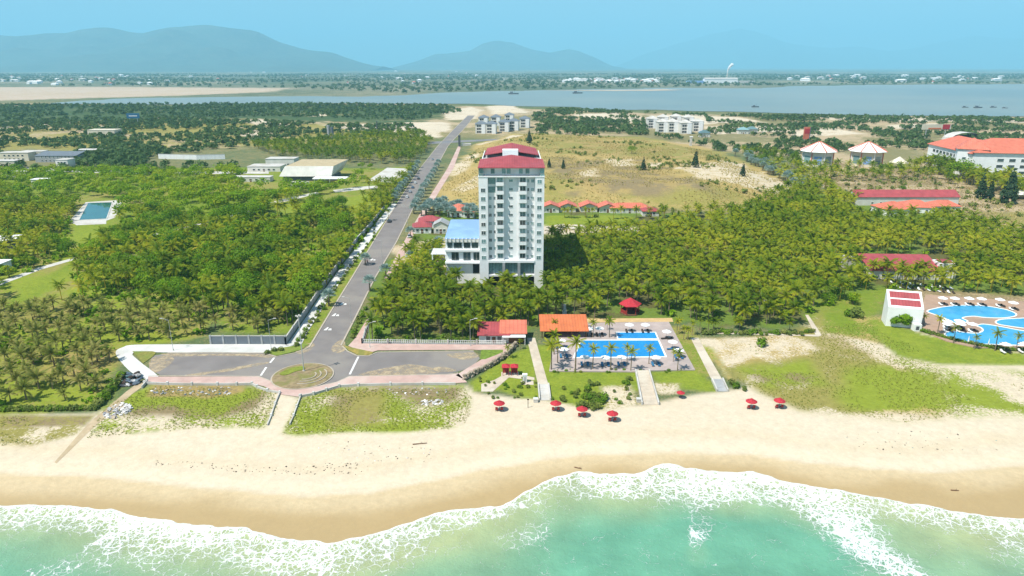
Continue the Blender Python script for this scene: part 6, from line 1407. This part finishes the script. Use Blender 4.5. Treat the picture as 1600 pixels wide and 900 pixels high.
for px, py, s, lab in ((1180,167.5,1.6,'lone dark fishing raft on the middle lagoon'), (1508,168,1.3,'leftmost of the fishing boats on the right lagoon'), (1528,168.5,1.8,'largest of the fishing boats on the right lagoon'), (1552,168,1.3,'third fishing boat on the right lagoon'), (1570,169,1.0,'rightmost small fishing boat on the lagoon'), (802,147,3,'tiny dark boat on the middle lagoon'), (902,146,3,'tiny boat near the far sand spit')):
    b = at_z(px, py, .5); t = thing('fishing_boat', lab, 'boat', b, rr.uniform(-.3, .3), 'boats on the lagoon'); t.scale = (s * .6, s * .6, s * .6)
    MB().prism([(-8, -1.8), (5, -2.0), (9, 0), (5, 2.0), (-8, 1.8)], 0, 1.8).build('hull', M['dgrey'], t); MB().box(-3, 0, 1.8, 5, 2.6, 2.2).build('cabin', M['bluegrey'], t); MB().tube((2, 0, 1.8), (2, 0, 7), .12).build('mast', M['dgrey'], t)
# ------------------------------------------------------------------ cars, motorbike
def make_car(col):
    t = thing('parked_car', '', 'car'); cm = mat('car_paint_' + col, {'white': (.7, .7, .7), 'dark': (.03, .035, .04), 'silver': (.35, .37, .4), 'blue': (.05, .1, .2)}[col], .25, 1, .05, spec=.6)
    prof = [(-2.15, .35), (2.15, .35), (2.2, .75), (1.3, .95), (-2.0, 1.0), (-2.2, .8)]
    mb = MB(); n = len(prof); mb.v += [(x, -.88, z) for x, z in prof] + [(x, .88, z) for x, z in prof]; mb.f += [tuple(range(n)), tuple(range(2 * n - 1, n - 1, -1))] + [(i, n + i, n + (i + 1) % n, (i + 1) % n) for i in range(n)]; mb.build('body', cm, t)
    cab = [(-1.75, .98), (1.1, .96), (.35, 1.5), (-1.3, 1.52)]; mb = MB(); mb.v += [(x, -.78 + (z > 1.2) * .12, z) for x, z in cab] + [(x, .78 - (z > 1.2) * .12, z) for x, z in cab]; mb.f += [(0, 1, 2, 3), (7, 6, 5, 4)] + [(i, 4 + i, 4 + (i + 1) % 4, (i + 1) % 4) for i in range(4)]; mb.build('window_band', M['glass'], t)
    MB().box(-.48, 0, 1.5, 1.7, 1.36, .05).build('roof', cm, t)
    for x in (-1.35, 1.35):
        for y in (-.9, .9):
            w_ = MB().tube((x, y - .1, .33), (x, y + .1, .33), .33, .33, 12).build('wheel', M['dgrey'], t); MB().tube((x, y - .11, .33), (x, y + .11, .33), .19, .19, 8).build('rim', M['steel'], w_)
    for y in (-.6, .6): MB().box(2.17, y, .6, .08, .35, .14).build('headlight', M['whitecloth'], t)
    return t
cars = {c: make_car(c) for c in ('white', 'dark', 'silver', 'blue')}; rda = math.atan2((P0([(603,342)]) - P0([(570,400)]))[0][1], (P0([(603,342)]) - P0([(570,400)]))[0][0])
for c, px, py, lab in (('dark',608.5,347,'dark car parked at the left kerb under a silver palm'), ('white',636,309,'white car parked first in the left kerb row'), ('silver',641,301,'silver car parked second in the left kerb row'), ('blue',645,294,'blue car parked third in the left kerb row'), ('white',649,287,'white car parked fourth in the left kerb row'), ('dark',654,280,'dark car parked last in the left kerb row'), ('silver',676,250,'silver car parked far up the left kerb'), ('white',640,371,'white car behind the pergola by the villas')):
    p = P0([(px, py)])[0]; put(cars[c], (p[0], p[1], .03), rda, lab, 'cars parked along the road')
p = P0([(574,411)])[0]; t = thing('motorbike', 'small dark motorbike riding down the left lane', 'motorbike', (p[0], p[1], .03), rda)
for x in (-.6, .6): MB().tube((x, -.05, .3), (x, .05, .3), .3, .3, 12).build('wheel', M['dgrey'], t)
MB().box(0, 0, .35, 1.1, .25, .35).build('body', M['dgrey'], t); MB().box(-.25, 0, .72, .7, .26, .1).build('seat', M['dgwood'], t); MB().tube((.55, -.35, 1.0), (.55, .35, 1.0), .03).build('handlebar', M['steel'], t); MB().tube((.6, 0, .3), (.5, 0, 1.0), .04).build('fork', M['steel'], t)
bm = bmesh.new(); dl = bm.verts.layers.deform.verify() if False else None
me = bpy.data.meshes.new('person'); sk = [(-.2, 0, .82), (-.18, 0, 1.05), (-.12, 0, 1.32), (-.1, 0, 1.45), (-.08, 0, 1.62), (-.08, .2, 1.32), (.15, .27, 1.12), (.5, .3, 1.05), (-.08, -.2, 1.32), (.15, -.27, 1.12), (.5, -.3, 1.05), (-.15, .12, .8), (.25, .17, .75), (.15, .17, .38), (-.15, -.12, .8), (.25, -.17, .75), (.15, -.17, .38)]
me.from_pydata(sk, [(0, 1), (1, 2), (2, 3), (3, 4), (2, 5), (5, 6), (6, 7), (2, 8), (8, 9), (9, 10), (0, 11), (11, 12), (12, 13), (0, 14), (14, 15), (15, 16)], []); me.materials.append(M['redcloth'])
o = tag(link(bpy.data.objects.new('person', me)), 'rider in a red top sitting on the small motorbike', 'person'); o.location = (p[0], p[1], .03); o.rotation_euler = (0, 0, rda)
md = o.modifiers.new('skin', 'SKIN'); o.modifiers.new('sub', 'SUBSURF').render_levels = 1
for v_, r_ in zip(me.skin_vertices[0].data, (.15, .16, .17, .07, .12, .07, .055, .045, .07, .055, .045, .1, .08, .06, .1, .08, .06)): v_.radius = (r_, r_)
me.skin_vertices[0].data[0].use_root = True
# ------------------------------------------------------------------ rubbish and driftwood
def bits(name, label, cat, poly, n, mats, smin, smax, seed, zj=.3, split=True):
    """heap of rubbish: each lump a piece of the heap"""
    rr = random.Random(seed); q = GP(poly); c = q.mean(0); t = thing(name, label, cat, (c[0], c[1], 0)); ms = []
    for m_ in mats:
        for k_ in range(2):
            bm = bmesh.new(); bmesh.ops.create_icosphere(bm, subdivisions=1, radius=.5)
            for v_ in bm.verts: v_.co = Vector((v_.co.x * rr.uniform(.6, 1.3), v_.co.y * rr.uniform(.6, 1.3), v_.co.z * rr.uniform(.4, 1)))
            me = bpy.data.meshes.new('lump'); bm.to_mesh(me); bm.free(); me.materials.append(M[m_]); ms.append(me)
    x0, y0 = q[:, 0].min(), q[:, 1].min(); x1, y1 = q[:, 0].max(), q[:, 1].max(); k_ = 0
    while k_ < n:
        x, y = rr.uniform(x0, x1), rr.uniform(y0, y1)
        if sdist(q, np.array([x]), np.array([y]))[0] < 0: continue
        o = link(bpy.data.objects.new('lump', rr.choice(ms)), t); s = rr.uniform(smin, smax) ; o.location = (x - c[0], y - c[1], float(hz(x, y)) + rr.uniform(0, zj)); o.scale = (s * rr.uniform(.7, 1.8), s * rr.uniform(.7, 1.4), s * .6); o.rotation_euler = (rr.uniform(-.4, .4), rr.uniform(-.4, .4), rr.uniform(0, 6)); k_ += 1
    return t
bits('rubbish_heap', 'pale heap of rubble and rubbish beside the sandy track', 'rubbish', [(160,652),(172,636),(195,629),(209,636),(200,646),(178,655)], 110, ('rubbish_w', 'rubbish_w', 'trash', 'stone'), .35, 1.2, 1)
bits('junk_pile', 'dark pile of tarpaulin and junk at the end of the white pavement', 'junk', [(188,596),(192,586),(214,585),(220,594),(212,602),(195,604)], 60, ('tarp', 'trash', 'tarp', 'dgwood'), .6, 1.8, 2, 1.2)
bits('litter', 'litter scattered below the left promenade balustrade', 'litter', [(238,606),(360,604),(358,616),(300,618),(236,614)], 70, ('trash', 'rubbish_w', 'stone', 'tarp'), .3, .9, 3, .1)
bits('litter', 'pale litter heap in the grass below the right promenade', 'litter', [(655,626),(690,624),(695,632),(660,634)], 50, ('rubbish_w', 'trash', 'rubbish_w'), .3, .9, 4, .1)
bits('litter', 'scattered litter close under the right promenade balustrade', 'litter', [(600,606),(700,605),(700,616),(610,618)], 45, ('trash', 'stone', 'rubbish_w'), .25, .7, 5, .1)
bits('seaweed_litter', 'dark flecks of seaweed and litter along the left tide line', 'seaweed', [(240,718),(320,722),(440,728),(560,720),(590,722),(560,742),(440,742),(330,735),(240,726)], 130, ('dgwood', 'stone', 'dgwood'), .12, .42, 6, .02)
bits('seaweed_litter', 'dark flecks on the upper sand right of the field', 'seaweed', [(1300,675),(1480,672),(1580,690),(1560,706),(1430,712),(1340,700)], 50, ('dgwood', 'stone', 'tarp'), .15, .45, 7, .02)
bits('seaweed_litter', 'flecks and twigs on the sand below the right grass strip', 'seaweed', [(440,690),(640,690),(720,715),(640,728),(520,712)], 55, ('dgwood', 'stone', 'rubbish_w'), .12, .4, 8, .02)
for px, py, L, an, lab in ((656,694,3.2,.12,'pale driftwood log on the dry sand'), (903,732,1.6,-.5,'short dark driftwood branch on the wet sand'), (1492,767,1.5,-.2,'small dark branch on the wet sand at right')):
    p = G(px, py); t = thing('driftwood', lab, 'driftwood', p, an); MB().tube((-L / 2, 0, .1), (L / 2, .1, .14), .13, .07, 7).build('log', M['wood'], t); MB().tube((0, 0, .1), (.5, .5, .25), .05, .03, 5).build('branch', M['wood'], t)

# ------------------------------------------------------------------ labels that single out each of many alike
def nth(n): return str(n) + ('th' if 10 <= n % 100 <= 20 else {1: 'st', 2: 'nd', 3: 'rd'}.get(n % 10, 'th'))
byl = {}
for o in COL.objects:
    if o.parent is None and o.get('label') and o.get('group'): byl.setdefault(o['label'], []).append(o)
for lab, os_ in byl.items():
    if len(os_) < 2: continue
    os_.sort(key=lambda o: o.location.y)
    rows_n = max(1, round(math.sqrt(len(os_) / 2.2))) if len(os_) > 14 and max(o.location.y for o in os_) - min(o.location.y for o in os_) > 8 else 1
    per = math.ceil(len(os_) / rows_n)
    for r_ in range(rows_n):
        row = sorted(os_[r_ * per:(r_ + 1) * per], key=lambda o: o.location.x / max(1, o.location.y))
        for i, o in enumerate(row):
            full = lab + (f', {nth(i + 1)} from left' if rows_n == 1 else f', {nth(r_ + 1)} row back, {nth(i + 1)} from left')
            if len(full.split()) > 16: full = lab + (f', {nth(i + 1)} from left' if rows_n == 1 else f', row {r_ + 1}, {nth(i + 1)} from left')
            o['label'] = full
